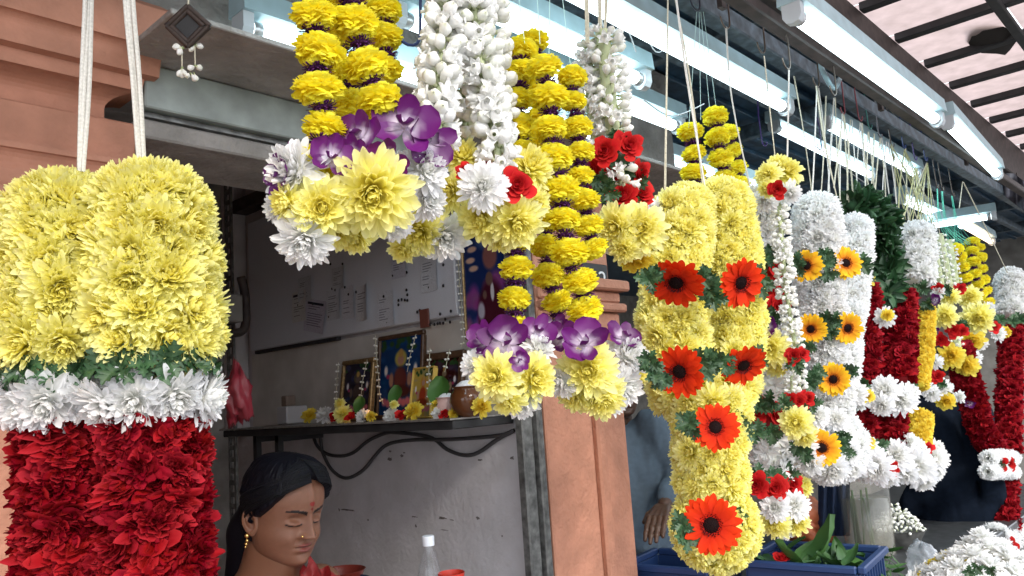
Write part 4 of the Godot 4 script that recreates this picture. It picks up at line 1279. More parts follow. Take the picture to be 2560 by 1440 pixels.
	for s in [[2342, 472], [2355, 478], [2380, 490]]:
		for q in 5: cordage(g, zpath([[s[0] + rnd(-2, 2), s[1]], [s[0] + 6 + q * 3, 560], [2380 + q * 14 + rnd(-5, 5), 612]], z), 0.0022, M.string_green, 1)

	# 15 --- cluster garland
	z = -0.9
	g = garland("clustered garland of small yellow and white chrysanthemums with roses at the far stall", onz(2420, 720, z))
	faces(g, z, [["yellow", 2375, 742, 28, -0.2, 0.1], ["yellow", 2424, 742, 34, 0.1, 0.2], ["yellow", 2362, 792, 38, -0.3, 0], ["yellow", 2443, 795, 44, 0.1, 0, 0.03], ["white_small", 2470, 772, 20, 0.5, 0.4], ["rose", 2484, 818, 15, 0.3, 0.2, 0.02], ["white_small", 2492, 834, 24, 0.5, 0], ["gold", 2512, 830, 18, 0.9, 0, -0.02], ["rose", 2384, 826, 18, -0.1, 0, 0.02], ["rose", 2404, 828, 15, 0.2, 0, 0.02], ["gold", 2378, 890, 36, -0.3, 0.1], ["gold", 2414, 912, 34, 0.2, -0.3], ["white_small", 2434, 896, 24, 0.6, 0.2], ["gold", 2428, 850, 34, 0.2, -0.2, -0.04], ["white_small", 2448, 858, 22, 0.2, 0, -0.03], ["gold", 2364, 1002, 26, 0, -0.2], ["white_small", 2330, 982, 26, -0.3, -0.2], ["white_small", 2312, 968, 24, -0.4, 0.1], ["white_small", 2358, 968, 26, 0.3, 0.1], ["rose", 2345, 942, 18, 0.1, 0.2], ["rose", 2400, 722, 16, 0, 0.3], ["rose", 2345, 722, 14, -0.3, 0.3], ["orchid", 2340, 752, 20, -0.6, 0.2], ["white_small", 2346, 732, 20, -0.5, 0.4], ["orchid", 2338, 830, 16, -0.6, 0], ["white_small", 2338, 905, 22, -0.6, 0], ["rose", 2352, 850, 20, -0.2, 0, -0.02], ["gold", 2330, 800, 16, -0.9, 0, -0.02], ["orchid", 2425, 1008, 14, 0, 0, -0.02], ["white_small", 2398, 992, 18, 0.5, 0]])
	buds(g, zpath([[2388, 842], [2392, 868]], z), 20 * scale_at(2390, 850, z), 0.011, 0.02, 5, 0.0)
	sprigs(g, [[2350, 960], [2392, 812], [2365, 725], [2410, 815]], z, 20)
	cordage(g, zpath([[2320, 440], [2345, 560], [2372, 725]], z), 0.003, M.string, 2)

	# 16 --- far red garland with white top
	z = -0.92
	k = scale_at(2510, 900, z)
	g = garland("long red rose garland with thick white top at the end of the row", onz(2525, 660, z))
	column(g, ["white_brush", "white_small"], zpath([[2526, 700], [2528, 790]], z), 32 * k, 0.05, 0.04, 8, 0.9, M.core_white, 0.1, true)
	column(g, ["ruffled"], zpath([[2530, 815], [2524, 950], [2518, 1130]], z), 24 * k, 0.036, 0.034, 8, 0.75, M.core_red)
	column(g, ["ruffled"], zpath([[2395, 860], [2420, 960], [2455, 1080], [2490, 1130]], z), 21 * k, 0.036, 0.034, 8, 0.75, M.core_red)
	column(g, ["ruffled"], zpath([[2505, 1180], [2508, 1250], [2512, 1330]], z), 26 * k, 0.036, 0.034, 8, 0.75, M.core_red)
	for y in [1142, 1176]: column(g, ["white_brush", "white_small"], zpath([[2468, y + 4], [2500, y], [2535, y + 4]], z + 0.05), 8 * k, 0.034, 0.03, 7, 0.8)
	column(g, ["white_brush", "white_small"], zpath([[2485, 1338], [2520, 1345], [2555, 1335]], z + 0.02), 16 * k, 0.045, 0.036, 7, 0.8)
	sprigs(g, [[2500, 800], [2530, 805], [2550, 800], [2490, 1160], [2520, 1160]], z + 0.06, 20)
	faces(g, z + 0.05, [["rose", 2500, 1160, 18, 0, 0, 0.02], ["rose", 2520, 1160, 16, 0.2, 0, 0.02], ["rose", 2512, 1362, 26, 0, -0.2]])
	cordage(g, zpath([[2408, 455], [2460, 560], [2522, 690]], z), 0.006, M.string, 2)
	cordage(g, zpath([[2406, 455], [2398, 520]], z), 0.005, M.string, 2)

	# pale strings bunched on the hooks above garlands 11 to 13
	rng.seed = 77
	g = thing("hanging_string_bundle", "bundle of pale twine strings knotted over the leaf garland hooks", "string bundle", onz(2200, 300, -0.9))
	for s in [[2105, 285, 2100, 500], [2108, 285, 2122, 505], [2110, 290, 2135, 520], [2106, 290, 2085, 470], [2150, 308, 2140, 500], [2152, 308, 2165, 505], [2155, 308, 2182, 530], [2170, 330, 2160, 510], [2172, 330, 2190, 520], [2200, 345, 2185, 520], [2200, 345, 2215, 540], [2204, 345, 2230, 540], [2085, 245, 2070, 480], [2088, 245, 2100, 500], [2126, 300, 2118, 500], [2130, 300, 2150, 510], [2186, 335, 2175, 520], [2216, 355, 2205, 540], [2220, 355, 2245, 560], [2046, 220, 2075, 490], [2065, 240, 2052, 490]]:
		cordage(g, zpath([[s[0], s[1]], [(s[0] + s[2]) * 0.5 + rnd(-4, 4), (s[1] + s[3]) * 0.5], [s[2], s[3]]], -0.9), 0.0036, M.string_white if rng.randf() < 0.5 else M.string, 2)
	g = thing("hanging_string_bundle", "bundle of yellowish twine strings over the pale jasmine bud garland", "string bundle", onz(2270, 400, -0.94))
	M.string_yellow = worn(Color(0.6, 0.6, 0.3), 0.25, 14, 30.0, 0.7)
	for q in 26:
		var tx: float = [2228, 2262, 2290, 2316][q % 4] + rnd(-3, 3)
		var ty: float = [365, 375, 420, 410][q % 4] + rnd(-4, 4)
		cordage(g, zpath([[tx, ty], [lerpf(tx, 2240 + q * 4.2, 0.55) + rnd(-6, 6), ty + 90], [2240 + q * 4.2 + rnd(-8, 8), 560 + rnd(-10, 15)]], -0.94 + rnd(-0.02, 0.02)), 0.0034, M.string_yellow if q % 3 else M.string, 2)

	# hooks: bent wire, shank up to the rail
	var H := [[1968, 172, 68, -0.8, 1, "brown", "holding the white cord of the one rose bouquet"], [1905, 132, 10, -0.86, 1, "brown", "holding the yellow twine of the one rose bouquet"], [1815, 70, -60, -0.86, 1, "brown", "holding the tuberose garland cord"], [1740, 25, -80, -0.9, 1, "dark", "holding the mint strings of the short pompon garland"], [2042, 216, 130, -0.84, 1, "brown", "holding the cords of the white garland with yellow gerberas"], [2085, 238, 145, -0.8, 1, "brown", "hanging empty beside the pale blue bent pipe"], [1020, 112, -60, -0.8, 1, "blue", "hanging empty between pompon and thick jasmine garlands"],
		[2108, 285, 165, -0.9, 1, "red", "at the first knot of the leaf garland strings"], [2152, 302, 200, -0.9, -1, "red", "at the second knot of the leaf garland strings"], [2176, 322, 225, -0.92, -1, "green", "over the leaf garland strings"], [2202, 345, 250, -0.92, -1, "grey", "with a grey shank over the leaf garland strings"], [2232, 368, 260, -0.94, -1, "brown", "at the first knot of the yellowish twine bundle"], [2262, 372, 300, -0.94, -1, "blue", "at the second knot of the yellowish twine bundle"], [2290, 400, 310, -0.94, -1, "purple", "at the third knot of the yellowish twine bundle"], [2316, 402, 320, -0.94, -1, "blue", "at the fourth knot of the yellowish twine bundle"], [1912, 365, 260, -1.15, -1, "purple", "hanging empty above the one rose bouquet before a deeper tube"], [2050, 375, 290, -1.15, 1, "purple", "hanging empty behind the white gerbera garland cords"],
		[2345, 470, 380, -0.96, -1, "brown", "carrying the first tuft of green strings"], [2358, 476, 380, -0.96, -1, "brown", "carrying the middle tuft of green strings"], [2384, 490, 395, -0.96, -1, "brown", "carrying the last tuft of green strings"]]
	var tint := {"brown": plain(Color(0.11, 0.085, 0.07), 0.4, 0.5), "dark": plain(Color(0.03, 0.035, 0.05), 0.4, 0.5), "blue": plain(Color(0.03, 0.06, 0.2), 0.4), "red": plain(Color(0.2, 0.04, 0.05), 0.45), "green": plain(Color(0.03, 0.16, 0.14), 0.4), "grey": plain(Color(0.2, 0.2, 0.22), 0.4, 0.4), "purple": plain(Color(0.07, 0.04, 0.2), 0.4)}
	var said := {}
	for h in H:
		var kk := scale_at(h[0], h[1], h[3])
		var c := onz(h[0], h[1], h[3])
		var r := 0.024 if h[1] < 250 else 0.02
		var top := onz(h[0] + 4, h[2], h[3]).y
		var pts := []
		for q in 9:
			var an := PI * q / 8.0
			pts.append(c + Vector3(-h[4] * cos(an) * r * -1.0, r - sin(an) * r, 0))
		pts.reverse()
		pts.append(pts[pts.size() - 1] + Vector3(h[4] * 0.004, (top - c.y) * 0.5, 0))
		pts.append(Vector3(c.x + h[4] * r * 0.3, maxf(top, 2.475) if h[3] > -0.95 else maxf(top, 2.6), c.z))
		mb = MB.new()
		mb.tube(pts, 0.0024, 6)
		solo("hanging_wire_hook", mb, tint[h[5]], h[5] + " wire hook " + h[6], "hook", "wire hooks along the awning rail")
	# bent conduit
	mb = MB.new()
	mb.tube(spline(zpath([[2028, 105], [2058, 180], [2083, 220], [2098, 200], [2112, 160]], -0.86), 5), 0.008, 8)
	solo("hanging_conduit", mb, plain(Color(0.3, 0.45, 0.5), 0.4), "pale blue bent pipe dropping below the awning rail", "pipe")
	print("garlands done")

# ---------------------------------------------------------------- inside of the first stall
func canvas(w: int, h: int, col: Color) -> Image:
	var im := Image.create(w, h, false, Image.FORMAT_RGB8)
	im.fill(col)
	return im
func blob(im: Image, cx: float, cy: float, rx: float, ry: float, col: Color, soft := 0.15) -> void:
	var w := im.get_width()
	var h := im.get_height()
	for y in range(maxi(0, int((cy - ry) * h)), mini(h, int((cy + ry) * h) + 1)):
		for x in range(maxi(0, int((cx - rx) * w)), mini(w, int((cx + rx) * w) + 1)):
			var d := Vector2((float(x) / w - cx) / rx, (float(y) / h - cy) / ry).length()
			if d < 1.0:
				im.set_pixel(x, y, im.get_pixel(x, y).lerp(col, clampf((1.0 - d) / soft, 0, 1)))
func print_mat(im: Image, rough := 0.35) -> StandardMaterial3D:
	for p in im.get_width() * im.get_height():
		var cc := im.get_pixel(p % im.get_width(), p / im.get_width())
		var gy := cc.get_luminance()
		im.set_pixel(p % im.get_width(), p / im.get_width(), cc.lerp(Color(gy, gy, gy), 0.3))
	for n in 900:      # a little print grain
		var x := rng.randi() % im.get_width()
		var y := rng.randi() % im.get_height()
		var k := rnd(0.88, 1.1)
		var c := im.get_pixel(x, y)
		im.set_pixel(x, y, Color(c.r * k, c.g * k, c.b * k))
	var m := StandardMaterial3D.new()
	m.albedo_texture = ImageTexture.create_from_image(im)
	m.roughness = rough
	return m
func devotional(sd: int, back: Color, robe: Color, halo: Color, skin := Color(0.72, 0.5, 0.4)) -> Image:   # a plain seated figure on a lotus
	rng.seed = sd
	var im := canvas(96, 144, back)
	for n in 30: blob(im, rng.randf(), rng.randf(), rnd(0.08, 0.25), rnd(0.04, 0.12), back.lerp(Color(rng.randf() * 0.5, 0.45, 0.75), 0.35), 1.0)
	for n in 12: blob(im, rng.randf(), rnd(0.0, 0.15), 0.08, 0.05, Color(0.12, 0.3, 0.12), 0.6)
	for s in [-1, 1]:
		blob(im, 0.5 + s * 0.36, 0.42, 0.06, 0.09, Color(0.9, 0.88, 0.9), 0.5)
		blob(im, 0.5 + s * 0.3, 0.5, 0.06, 0.04, Color(0.8, 0.2, 0.4), 0.5)
		blob(im, 0.5 + s * 0.22, 0.55, 0.07, 0.12, skin, 0.4)
	blob(im, 0.5, 0.27, 0.17, 0.13, halo, 0.3)
	blob(im, 0.5, 0.55, 0.19, 0.2, robe, 0.3)
	blob(im, 0.5, 0.7, 0.34, 0.1, robe.darkened(0.25), 0.4)
	blob(im, 0.5, 0.29, 0.09, 0.08, skin, 0.3)
	blob(im, 0.5, 0.2, 0.07, 0.07, Color(0.75, 0.55, 0.2), 0.4)
	for n in 9: blob(im, 0.12 + n * 0.095, 0.83 + 0.02 * (n % 2), 0.08, 0.07, Color(0.85, 0.4, 0.5), 0.5)
	return im

func panel_x(z0: float, z1: float, y0: float, y1: float, x: float, flipped := false) -> ArrayMesh:    # a printed sheet facing -x, with texture coordinates
	var ar := []
	ar.resize(Mesh.ARRAY_MAX)
	# seen from -x looking to +x, -z is on the left
	ar[Mesh.ARRAY_VERTEX] = PackedVector3Array([Vector3(x, y0, z0), Vector3(x, y0, z1), Vector3(x, y1, z1), Vector3(x, y1, z0)])
	ar[Mesh.ARRAY_NORMAL] = PackedVector3Array([Vector3.LEFT, Vector3.LEFT, Vector3.LEFT, Vector3.LEFT])
	ar[Mesh.ARRAY_TEX_UV] = PackedVector2Array([Vector2(0, 1), Vector2(1, 1), Vector2(1, 0), Vector2(0, 0)])
	ar[Mesh.ARRAY_INDEX] = PackedInt32Array([0, 2, 1, 0, 3, 2])
	var m := ArrayMesh.new()
	m.add_surface_from_arrays(Mesh.PRIMITIVE_TRIANGLES, ar)
	return m

func framed(label: String, pl: Array, pr: Array, bottom: float, x: float, im: Image, wood: Material, bw: float, lean := 0.03) -> Node3D:   # pl, pr: pixels of the top corners
	var a := onx(pl[0], pl[1], x)
	var b := onx(pr[0], pr[1], x)
	var top := (a.y + b.y) * 0.5
	var g := thing("framed_picture", label, "picture", Vector3(x, bottom, (a.z + b.z) * 0.5), "framed pictures on the stall wall and shelf")
	var turn := Basis(Vector3(0, 0, 1), -atan2(lean, top - bottom))
	var h := top - bottom
	var w := b.z - a.z
	for s in [[0.0, bw, -w / 2, w / 2], [h - bw, h, -w / 2, w / 2], [bw, h - bw, -w / 2, -w / 2 + bw], [bw, h - bw, w / 2 - bw, w / 2]]:
		var mb := MB.new()
		mb.box(Vector3(-0.009, s[0], s[2]), Vector3(0.009, s[1], s[3]), Color.WHITE, 0.003)
		var o := MeshInstance3D.new()
		o.name = "frame_rail"
		o.mesh = mb.mesh(wood)
		o.basis = turn
		g.add_child(o, true)
	var p := MeshInstance3D.new()
	p.name = "print"
	p.mesh = panel_x(-w / 2 + bw, w / 2 - bw, bw, h - bw, -0.002)
	p.mesh.surface_set_material(0, print_mat(im, 0.25))
	p.basis = turn
	g.add_child(p, true)
	var bk := MB.new()
	bk.box(Vector3(0.001, bw * 0.5, -w / 2 + bw * 0.5), Vector3(0.006, h - bw * 0.5, w / 2 - bw * 0.5))
	var bo := MeshInstance3D.new()
	bo.name = "backing"
	bo.mesh = bk.mesh(M.brown)
	bo.basis = turn
	g.add_child(bo, true)
	return g

func interior() -> void:
	rng.seed = 31
	var X := 1.7
	# wall lining
	M.cream = worn(Color(0.62, 0.59, 0.55), 0.12, 51, 1.0, 0.7)
	var mb := MB.new()
	mb.box(Vector3(1.688, onx(625, 1075, X).y, -3.05), Vector3(1.6995, 1.80, -1.6), Color.WHITE, 0.002)
	var g: Node3D = solo("wall_lining", mb, M.cream, "cream lining board on the stall wall between notice board and shelf", "board")
	mb = MB.new()
	mb.box(Vector3(1.64, 1.47, -3.195), Vector3(1.6985, 2.62, -3.09), Color.WHITE, 0.003)
	solo("corner_post", mb, M.greypaint, "pale grey corner post at the back of the stall wall", "post")
	mb = MB.new()
	var by := onx(665, 492, 1.66).y
	mb.box(Vector3(1.63, by - 0.028, -3.08), Vector3(1.698, by + 0.028, -1.57), Color.WHITE, 0.003)
	solo("wall_batten", mb, M.brown, "dark horizontal batten on the stall wall above the notice board", "batten")

	# notice board
	M.board = worn(Color(0.74, 0.77, 0.8), 0.1, 52, 2.0, 0.5)
	var sp := noise_tex(53, 0.35, Color(0.88, 0.88, 0.9), Color.WHITE, 512, 2, 0.72)
	M.board.albedo_texture = sp
	M.board.uv1_scale = Vector3.ONE * 2.5
	var bz0 := onx(627, 870, 1.675).z
	var bz1 := onx(1146, 800, 1.675).z
	var bt := onx(627, 556, 1.675).y
	var nb := thing("notice_board", "large speckled grey notice board dotted with dark push pins", "notice board", Vector3(1.68, 1.81, (bz0 + bz1) * 0.5))
	mb = MB.new()
	mb.box(Vector3(1.672, 1.812, bz0), Vector3(1.69, bt, bz1), Color.WHITE, 0.004)
	part(nb, "board", mb, M.board)
	mb = MB.new()
	mb.box(Vector3(1.67, 1.798, bz0 + 0.04), Vector3(1.69, 1.811, bz0 + 0.62), Color.WHITE, 0.001)
	part(nb, "tray", mb, M.dark)
	var pin := MB.new()
	pin.ball(Vector3.ZERO, Vector3(0.003, 0.0055, 0.0055), Color.WHITE, 7, 4)
	var pinm := pin.mesh(plain(Color(0.012, 0.01, 0.012), 0.35))
	for p in [[745, 763], [765, 748], [826, 660], [856, 660], [830, 722], [838, 725], [862, 718], [822, 792], [845, 792], [871, 736], [866, 781], [890, 730], [909, 731], [909, 793], [959, 741], [968, 806], [978, 629], [1013, 624], [982, 689], [1016, 681], [1073, 645], [1108, 662], [1072, 718], [1108, 714], [1016, 725], [1018, 737], [996, 751], [1004, 749], [1012, 750], [1018, 751], [996, 762], [1043, 780], [1049, 776], [1100, 785], [1127, 778], [1113, 798], [1075, 811], [1086, 811], [1094, 809], [1100, 808], [1108, 808], [1125, 805], [782, 760], [790, 800]]:
		put(nb, "push_pin", pinm, Basis(), onx(p[0], p[1], 1.668))
	# papers: [left px, top px, right px, bottom px, tone, curl, label]
	var papers := [
		[743, 697, 781, 750, Color(0.5, 0.55, 0.6), "faded small note at the upper part of the notice board"],
		[728, 733, 768, 800, Color(0.6, 0.6, 0.58), "pale rounded tag note under the faded small note"],
		[755, 756, 810, 826, Color(0.5, 0.46, 0.6), "crooked mauve note overlapping the pale rounded tag"],
		[828, 672, 862, 718, Color(0.5, 0.53, 0.58), "small blue grey slip above the row of three notes"],
		[814, 728, 852, 796, Color(0.55, 0.57, 0.64), "first sheet in the row of three notes on the board"],
		[852, 720, 888, 794, Color(0.58, 0.59, 0.66), "middle sheet in the row of three notes on the board"],
		[887, 718, 928, 798, Color(0.62, 0.63, 0.68), "curling sheet at the end of the row of three notes"],
		[940, 733, 988, 812, Color(0.6, 0.62, 0.7), "tall lined sheet pinned low beside the cluster of pins"],
		[976, 620, 1018, 690, Color(0.52, 0.54, 0.66), "bluish notice with a dark heading under the bouquets"],
		[1048, 642, 1096, 724, Color(0.55, 0.58, 0.64), "pale lined notice beside the tall poster"]]
	for p in papers:
		var a := onx(p[0], p[1], 1.666)
		var c := onx(p[2], p[3], 1.666)
		var im := canvas(40, 56, p[4].lightened(0.45))
		if p[5].contains("heading") or p[5].contains("tag") or p[5].contains("mauve"): im.fill_rect(Rect2i(3, 5, 32, 4), Color(0.1, 0.1, 0.2))
		for r in 9:
			if rng.randf() < 0.75: im.fill_rect(Rect2i(5, 12 + r * 4, rng.randi_range(12, 30), 1), p[4].darkened(0.35))
		var o := MeshInstance3D.new()
		o.name = numbered("paper_note")
		var w := c.z - a.z
		var h := a.y - c.y
		# a sheet bowed off the board, with a little thickness of air under its free edge
		var st := SurfaceTool.new()
		st.begin(Mesh.PRIMITIVE_TRIANGLES)
		var curl := 0.02 if p[5].contains("curling") else 0.006
		for r in 5:
			for q in 5:
				st.set_uv(Vector2(q / 4.0, 1.0 - r / 4.0))
				st.add_vertex(Vector3(-curl * pow(q / 4.0, 3.0) - 0.002 * sin(r * 1.3), h * r / 4.0, w * (q / 4.0 - 0.5)))
		for r in 4:
			for q in 4:
				var v := r * 5 + q
				for t in [v, v + 6, v + 1, v, v + 5, v + 6]: st.add_index(t)
		st.generate_normals()
		o.mesh = st.commit()
		o.mesh.surface_set_material(0, print_mat(im, 0.8))
		add_child(o)
		o.position = Vector3(1.6675, c.y, (a.z + c.z) * 0.5)
		if p[5].contains("crooked"): o.rotation.x = 0.22
		meta(o, p[5], "paper", "papers pinned to the notice board")
	mb = MB.new()
	var rb := onx(1062, 796, 1.668)
	mb.box(rb + Vector3(-0.004, -0.03, -0.022), rb + Vector3(0.002, 0.03, 0.022), Color.WHITE, 0.0015)
	solo("card", mb, plain(Color(0.16, 0.05, 0.035), 0.6), "small brown card pinned low on the notice board", "card")

	# shelf
	var sy := 1.506
	g = thing("wall_shelf", "dark shelf with turned up foil edge carrying framed pictures and flowers", "shelf", Vector3(1.6, sy, -2.2))
	mb = MB.new()
	mb.box(Vector3(1.45, sy - 0.03, -2.84), Vector3(1.687, sy - 0.006, -1.575), Color.WHITE, 0.003)
	part(g, "board", mb, M.dark)
	mb = MB.new()
	mb.box(Vector3(1.44, sy - 0.0055, -2.85), Vector3(1.686, sy, -1.575), Color.WHITE, 0.001)
	part(g, "foil", mb, worn(Color(0.4, 0.38, 0.36), 0.3, 54, 6.0, 0.35, 0.0, 0.5))
	for zz in [-2.7, -2.55]:
		mb = MB.new()
		mb.box(Vector3(1.5, sy - 0.14, zz - 0.012), Vector3(1.52, sy - 0.031, zz + 0.012))
		mb.box(Vector3(1.5, sy - 0.055, zz - 0.009), Vector3(1.687, sy - 0.032, zz + 0.009))
		part(g, "bracket", mb, M.dark)
	var wood := worn(Color(0.14, 0.075, 0.04), 0.4, 55, 8.0, 0.4)
	var gilt := worn(Color(0.42, 0.28, 0.12), 0.45, 56, 12.0, 0.35, 0.0, 0.5)
	framed("small gilt framed print of a dark many armed figure on the shelf", [842, 903], [922, 890], sy + 0.001, 1.6, devotional(1, Color(0.12, 0.08, 0.2), Color(0.3, 0.22, 0.2), Color(0.35, 0.3, 0.2), Color(0.4, 0.32, 0.28)), gilt, 0.016)
	framed("tall brown framed print of a seated figure with halo on blue", [932, 842], [1046, 822], sy + 0.001, 1.655, devotional(2, Color(0.02, 0.22, 0.5), Color(0.45, 0.16, 0.16), Color(0.72, 0.65, 0.2)), wood, 0.014)
	framed("brown framed maroon print with a pale crowned figure on the shelf", [1050, 884], [1146, 872], sy + 0.001, 1.655, devotional(3, Color(0.26, 0.06, 0.06), Color(0.5, 0.42, 0.25), Color(0.3, 0.1, 0.08), Color(0.6, 0.5, 0.35)), wood, 0.022)
	framed("small yellow card print of a figure in orange robes", [1018, 918], [1072, 914], sy + 0.001, 1.56, devotional(4, Color(0.75, 0.6, 0.15), Color(0.75, 0.2, 0.06), Color(0.8, 0.5, 0.1)), plain(Color(0.6, 0.4, 0.08), 0.5), 0.004)
	# tall poster of a robed figure
	rng.seed = 9
	var im := canvas(96, 168, Color(0.05, 0.16, 0.42))
	blob(im, 0.62, 0.1, 0.4, 0.16, Color(0.55, 0.65, 0.75), 0.9)
	for n in 22: blob(im, rnd(0.0, 1.0), rnd(0.5, 1.0), rnd(0.1, 0.22), rnd(0.06, 0.14), Color(rnd(0.4, 0.6), rnd(0.15, 0.3), rnd(0.45, 0.6)), 0.7)
	for s in [[0.2, 0.2], [0.15, 0.3], [0.22, 0.38], [0.9, 0.25]]: blob(im, s[0], s[1], 0.14, 0.035, Color(0.8, 0.6, 0.5), 0.4)
	blob(im, 0.62, 0.3, 0.2, 0.14, Color(0.55, 0.3, 0.28), 0.3)
	blob(im, 0.62, 0.13, 0.09, 0.07, Color(0.75, 0.55, 0.48), 0.3)
	blob(im, 0.62, 0.05, 0.1, 0.05, Color(0.6, 0.42, 0.25), 0.4)
	blob(im, 0.6, 0.82, 0.36, 0.36, Color(0.3, 0.06, 0.14), 0.25)
	blob(im, 0.64, 0.62, 0.05, 0.1, Color(0.75, 0.72, 0.75), 0.3)
	blob(im, 0.36, 0.78, 0.1, 0.1, Color(0.65, 0.62, 0.7), 0.4)
	blob(im, 0.58, 0.5, 0.1, 0.075, Color(0.42, 0.28, 0.24), 0.3)
	blob(im, 0.46, 0.64, 0.06, 0.05, Color(0.42, 0.28, 0.24), 0.4)
	framed("tall thin framed poster of a maroon robed figure on blue at the wall end", [1150, 570], [1262, 540], onx(1165, 850, 1.66).y, 1.665, im, gilt, 0.008, 0.004)

	# shelf flowers
	rng.seed = 41
	for f in [["gold", 775, 1040, 24, "at the shelf end beside the socket box"], ["white", 812, 1038, 26, "next after the first golden head"], ["rose", 838, 1042, 14, "first beside the white head"], ["yellow", 858, 1036, 28, "between the two first roses"], ["rose", 877, 1044, 14, "second beside the pale yellow head"], ["white", 908, 1042, 22, "before the green leaf of the gilt frame"], ["gold", 928, 1042, 16, "next to the small oil lamp"], ["white", 978, 1040, 24, "before the tall blue print"], ["rose", 1002, 1040, 15, "between the white head and the big golden head"], ["gold", 1036, 1030, 30, "largest before the yellow card"], ["white", 1098, 1034, 22, "beside the pink pot"], ["rose", 1112, 1036, 15, "touching the pink pot"], ["gold", 1134, 1034, 16, "under the brown pot"], ["gold", 1205, 1018, 30, "before the glossy brown pot"], ["yellow", 850, 1010, 18, "against the foot of the small gilt frame"], ["yellow", 985, 1012, 14, "behind the third rose"], ["gold", 1090, 1012, 14, "behind the white head by the pink pot"]]:
		var p := onx(f[1], f[2], 1.49)
		var r: float = f[3] * depth(p) / F
		p.y = maxf(p.y, sy + r * 0.28)
		var o := MeshInstance3D.new()
		var nm: String = NAMED[f[0]]
		o.name = numbered("loose_" + nm)
		o.mesh = pick(f[0])
		add_child(o)
		o.transform = Transform3D(bY(Vector3(-0.9, 0.55, 0.5) + jit(0.3), rnd(0, TAU)).scaled_local(Vector3.ONE * r), p)
		meta(o, "loose " + nm.replace("_", " ") + " head on the shelf " + f[4], "flower", "flower heads lying on the shelf")
	# betel leaves
	for f in [[995, 988, 0.036, "upright heart shaped green leaf before the tall seated figure print"], [1106, 978, 0.05, "large green leaf leaning on the maroon print"], [905, 1012, 0.032, "green leaf beside the small gilt frame"]]:
		mb = MB.new()
		var p := onx(f[0], f[1], 1.53)
		broad(mb, p + Vector3(0, f[2] * 0.85, 0), Vector3(-0.15, -1, 0.1).normalized(), Vector3(-1, 0.15, 0.3).normalized(), f[2] * 2.0, f[2] * 1.5, 0.35, 0.6, Color(0.06, 0.16, 0.03), Color(0.05, 0.13, 0.025), 0.3, 0.002)
		solo("green_leaf", mb, M.leaf, f[3], "leaf", "leaves standing on the shelf")
	# pots
	for f in [[1172, 1030, 0.052, Color(0.1, 0.035, 0.012), 0.15, "glossy brown clay pot filled with white salt on the shelf"], [1118, 1026, 0.036, Color(0.55, 0.36, 0.33), 0.5, "small pink clay pot filled with white salt on the shelf"]]:
		var p := onx(f[0], f[1], 1.52)
		p.y = sy
		var r: float = f[2]
		g = thing("clay_pot", f[5], "pot", p, "clay pots on the shelf")
		mb = MB.new()
		var c := Color.WHITE
		mb.lathe([[0.001, 0.0, c], [0.55 * r, 0.0, c], [0.85 * r, 0.35 * r, c], [r, 0.8 * r, c], [0.92 * r, 1.2 * r, c], [0.74 * r, 1.42 * r, c], [0.8 * r, 1.52 * r, c], [0.86 * r, 1.56 * r, c], [0.84 * r, 1.6 * r, c], [0.76 * r, 1.58 * r, c], [0.7 * r, 1.4 * r, c]], 20, Transform3D(Basis(), p))
		part(g, "body", mb, plain(f[3], f[4]))
		mb = MB.new()
		mb.lathe([[0.73 * r, 1.5 * r, c], [0.55 * r, 1.72 * r, c], [0.3 * r, 1.88 * r, c], [0.001, 1.92 * r, c]], 16, Transform3D(Basis(), p))
		part(g, "salt", mb, plain(Color(0.75, 0.75, 0.77), 0.9))
	# jasmine strings draped over the pictures
	rng.seed = 43
	for f in [[[[846, 905], [842, 960], [838, 1020]], "first jasmine string draped down the small gilt frame"], [[[918, 898], [905, 960], [902, 1000]], "second jasmine string draped down the small gilt frame"], [[[938, 838], [942, 900], [950, 990], [958, 1010]], "jasmine string draped down the near rail of the tall brown frame"], [[[1040, 835], [1025, 890], [1018, 930]], "short jasmine string looped over the top corner of the tall brown frame"], [[[1075, 870], [1072, 930], [1074, 1030]], "jasmine string hanging before the maroon print"], [[[1125, 872], [1118, 900], [1112, 930]], "short jasmine string on the maroon print"], [[[1142, 600], [1150, 720], [1160, 850], [1152, 870]], "long jasmine string hanging beside the tall poster"]]:
		var pts := []
		for p in f[0]: pts.append(onx(p[0], p[1], 1.56 if f[0][0][1] > 650 else 1.645))
		g = thing("hanging_jasmine_string", f[1], "jasmine string", pts[0], "jasmine strings on the shelf pictures")
		mb = MB.new()
		mb.tube(pts, 0.0012, 4)
		part(g, "thread", mb, M.string)
		var n := int(total(pts) / 0.022)
		for q in n:
			var at := along(pts, (q + 0.5) * 0.022)
			for s in [-1, 1]: put(g, "jasmine_bud", FL.bud[q % 3], bY(Vector3(-0.3, rnd(-0.5, 0.3), s)).scaled_local(Vector3.ONE * 0.0075), at[0])
	# bell / lamp clutter
	g = thing("oil_lamp", "tiny clay oil lamp with a lit flame on the shelf", "lamp", onx(916, 1030, 1.5))
	mb = MB.new()
	var lp := onx(916, 1030, 1.5)
	lp.y = sy
	mb.lathe([[0.001, 0, Color.WHITE], [0.014, 0, Color.WHITE], [0.02, 0.012, Color.WHITE], [0.017, 0.013, Color.WHITE], [0.001, 0.006, Color.WHITE]], 12, Transform3D(Basis(), lp))
	part(g, "bowl", mb, M.brown)
	mb = MB.new()
	mb.lathe([[0.001, 0.008, Color.WHITE], [0.004, 0.013, Color.WHITE], [0.003, 0.02, Color.WHITE], [0.0005, 0.028, Color.WHITE]], 7, Transform3D(Basis(), lp))
	var fm := plain(Color(0.9, 0.6, 0.2), 0.5)
	fm.emission_enabled = true
	fm.emission = Color(1.0, 0.72, 0.35)
	fm.emission_energy_multiplier = 3.0
	part(g, "flame", mb, fm)
	var ol := OmniLight3D.new()
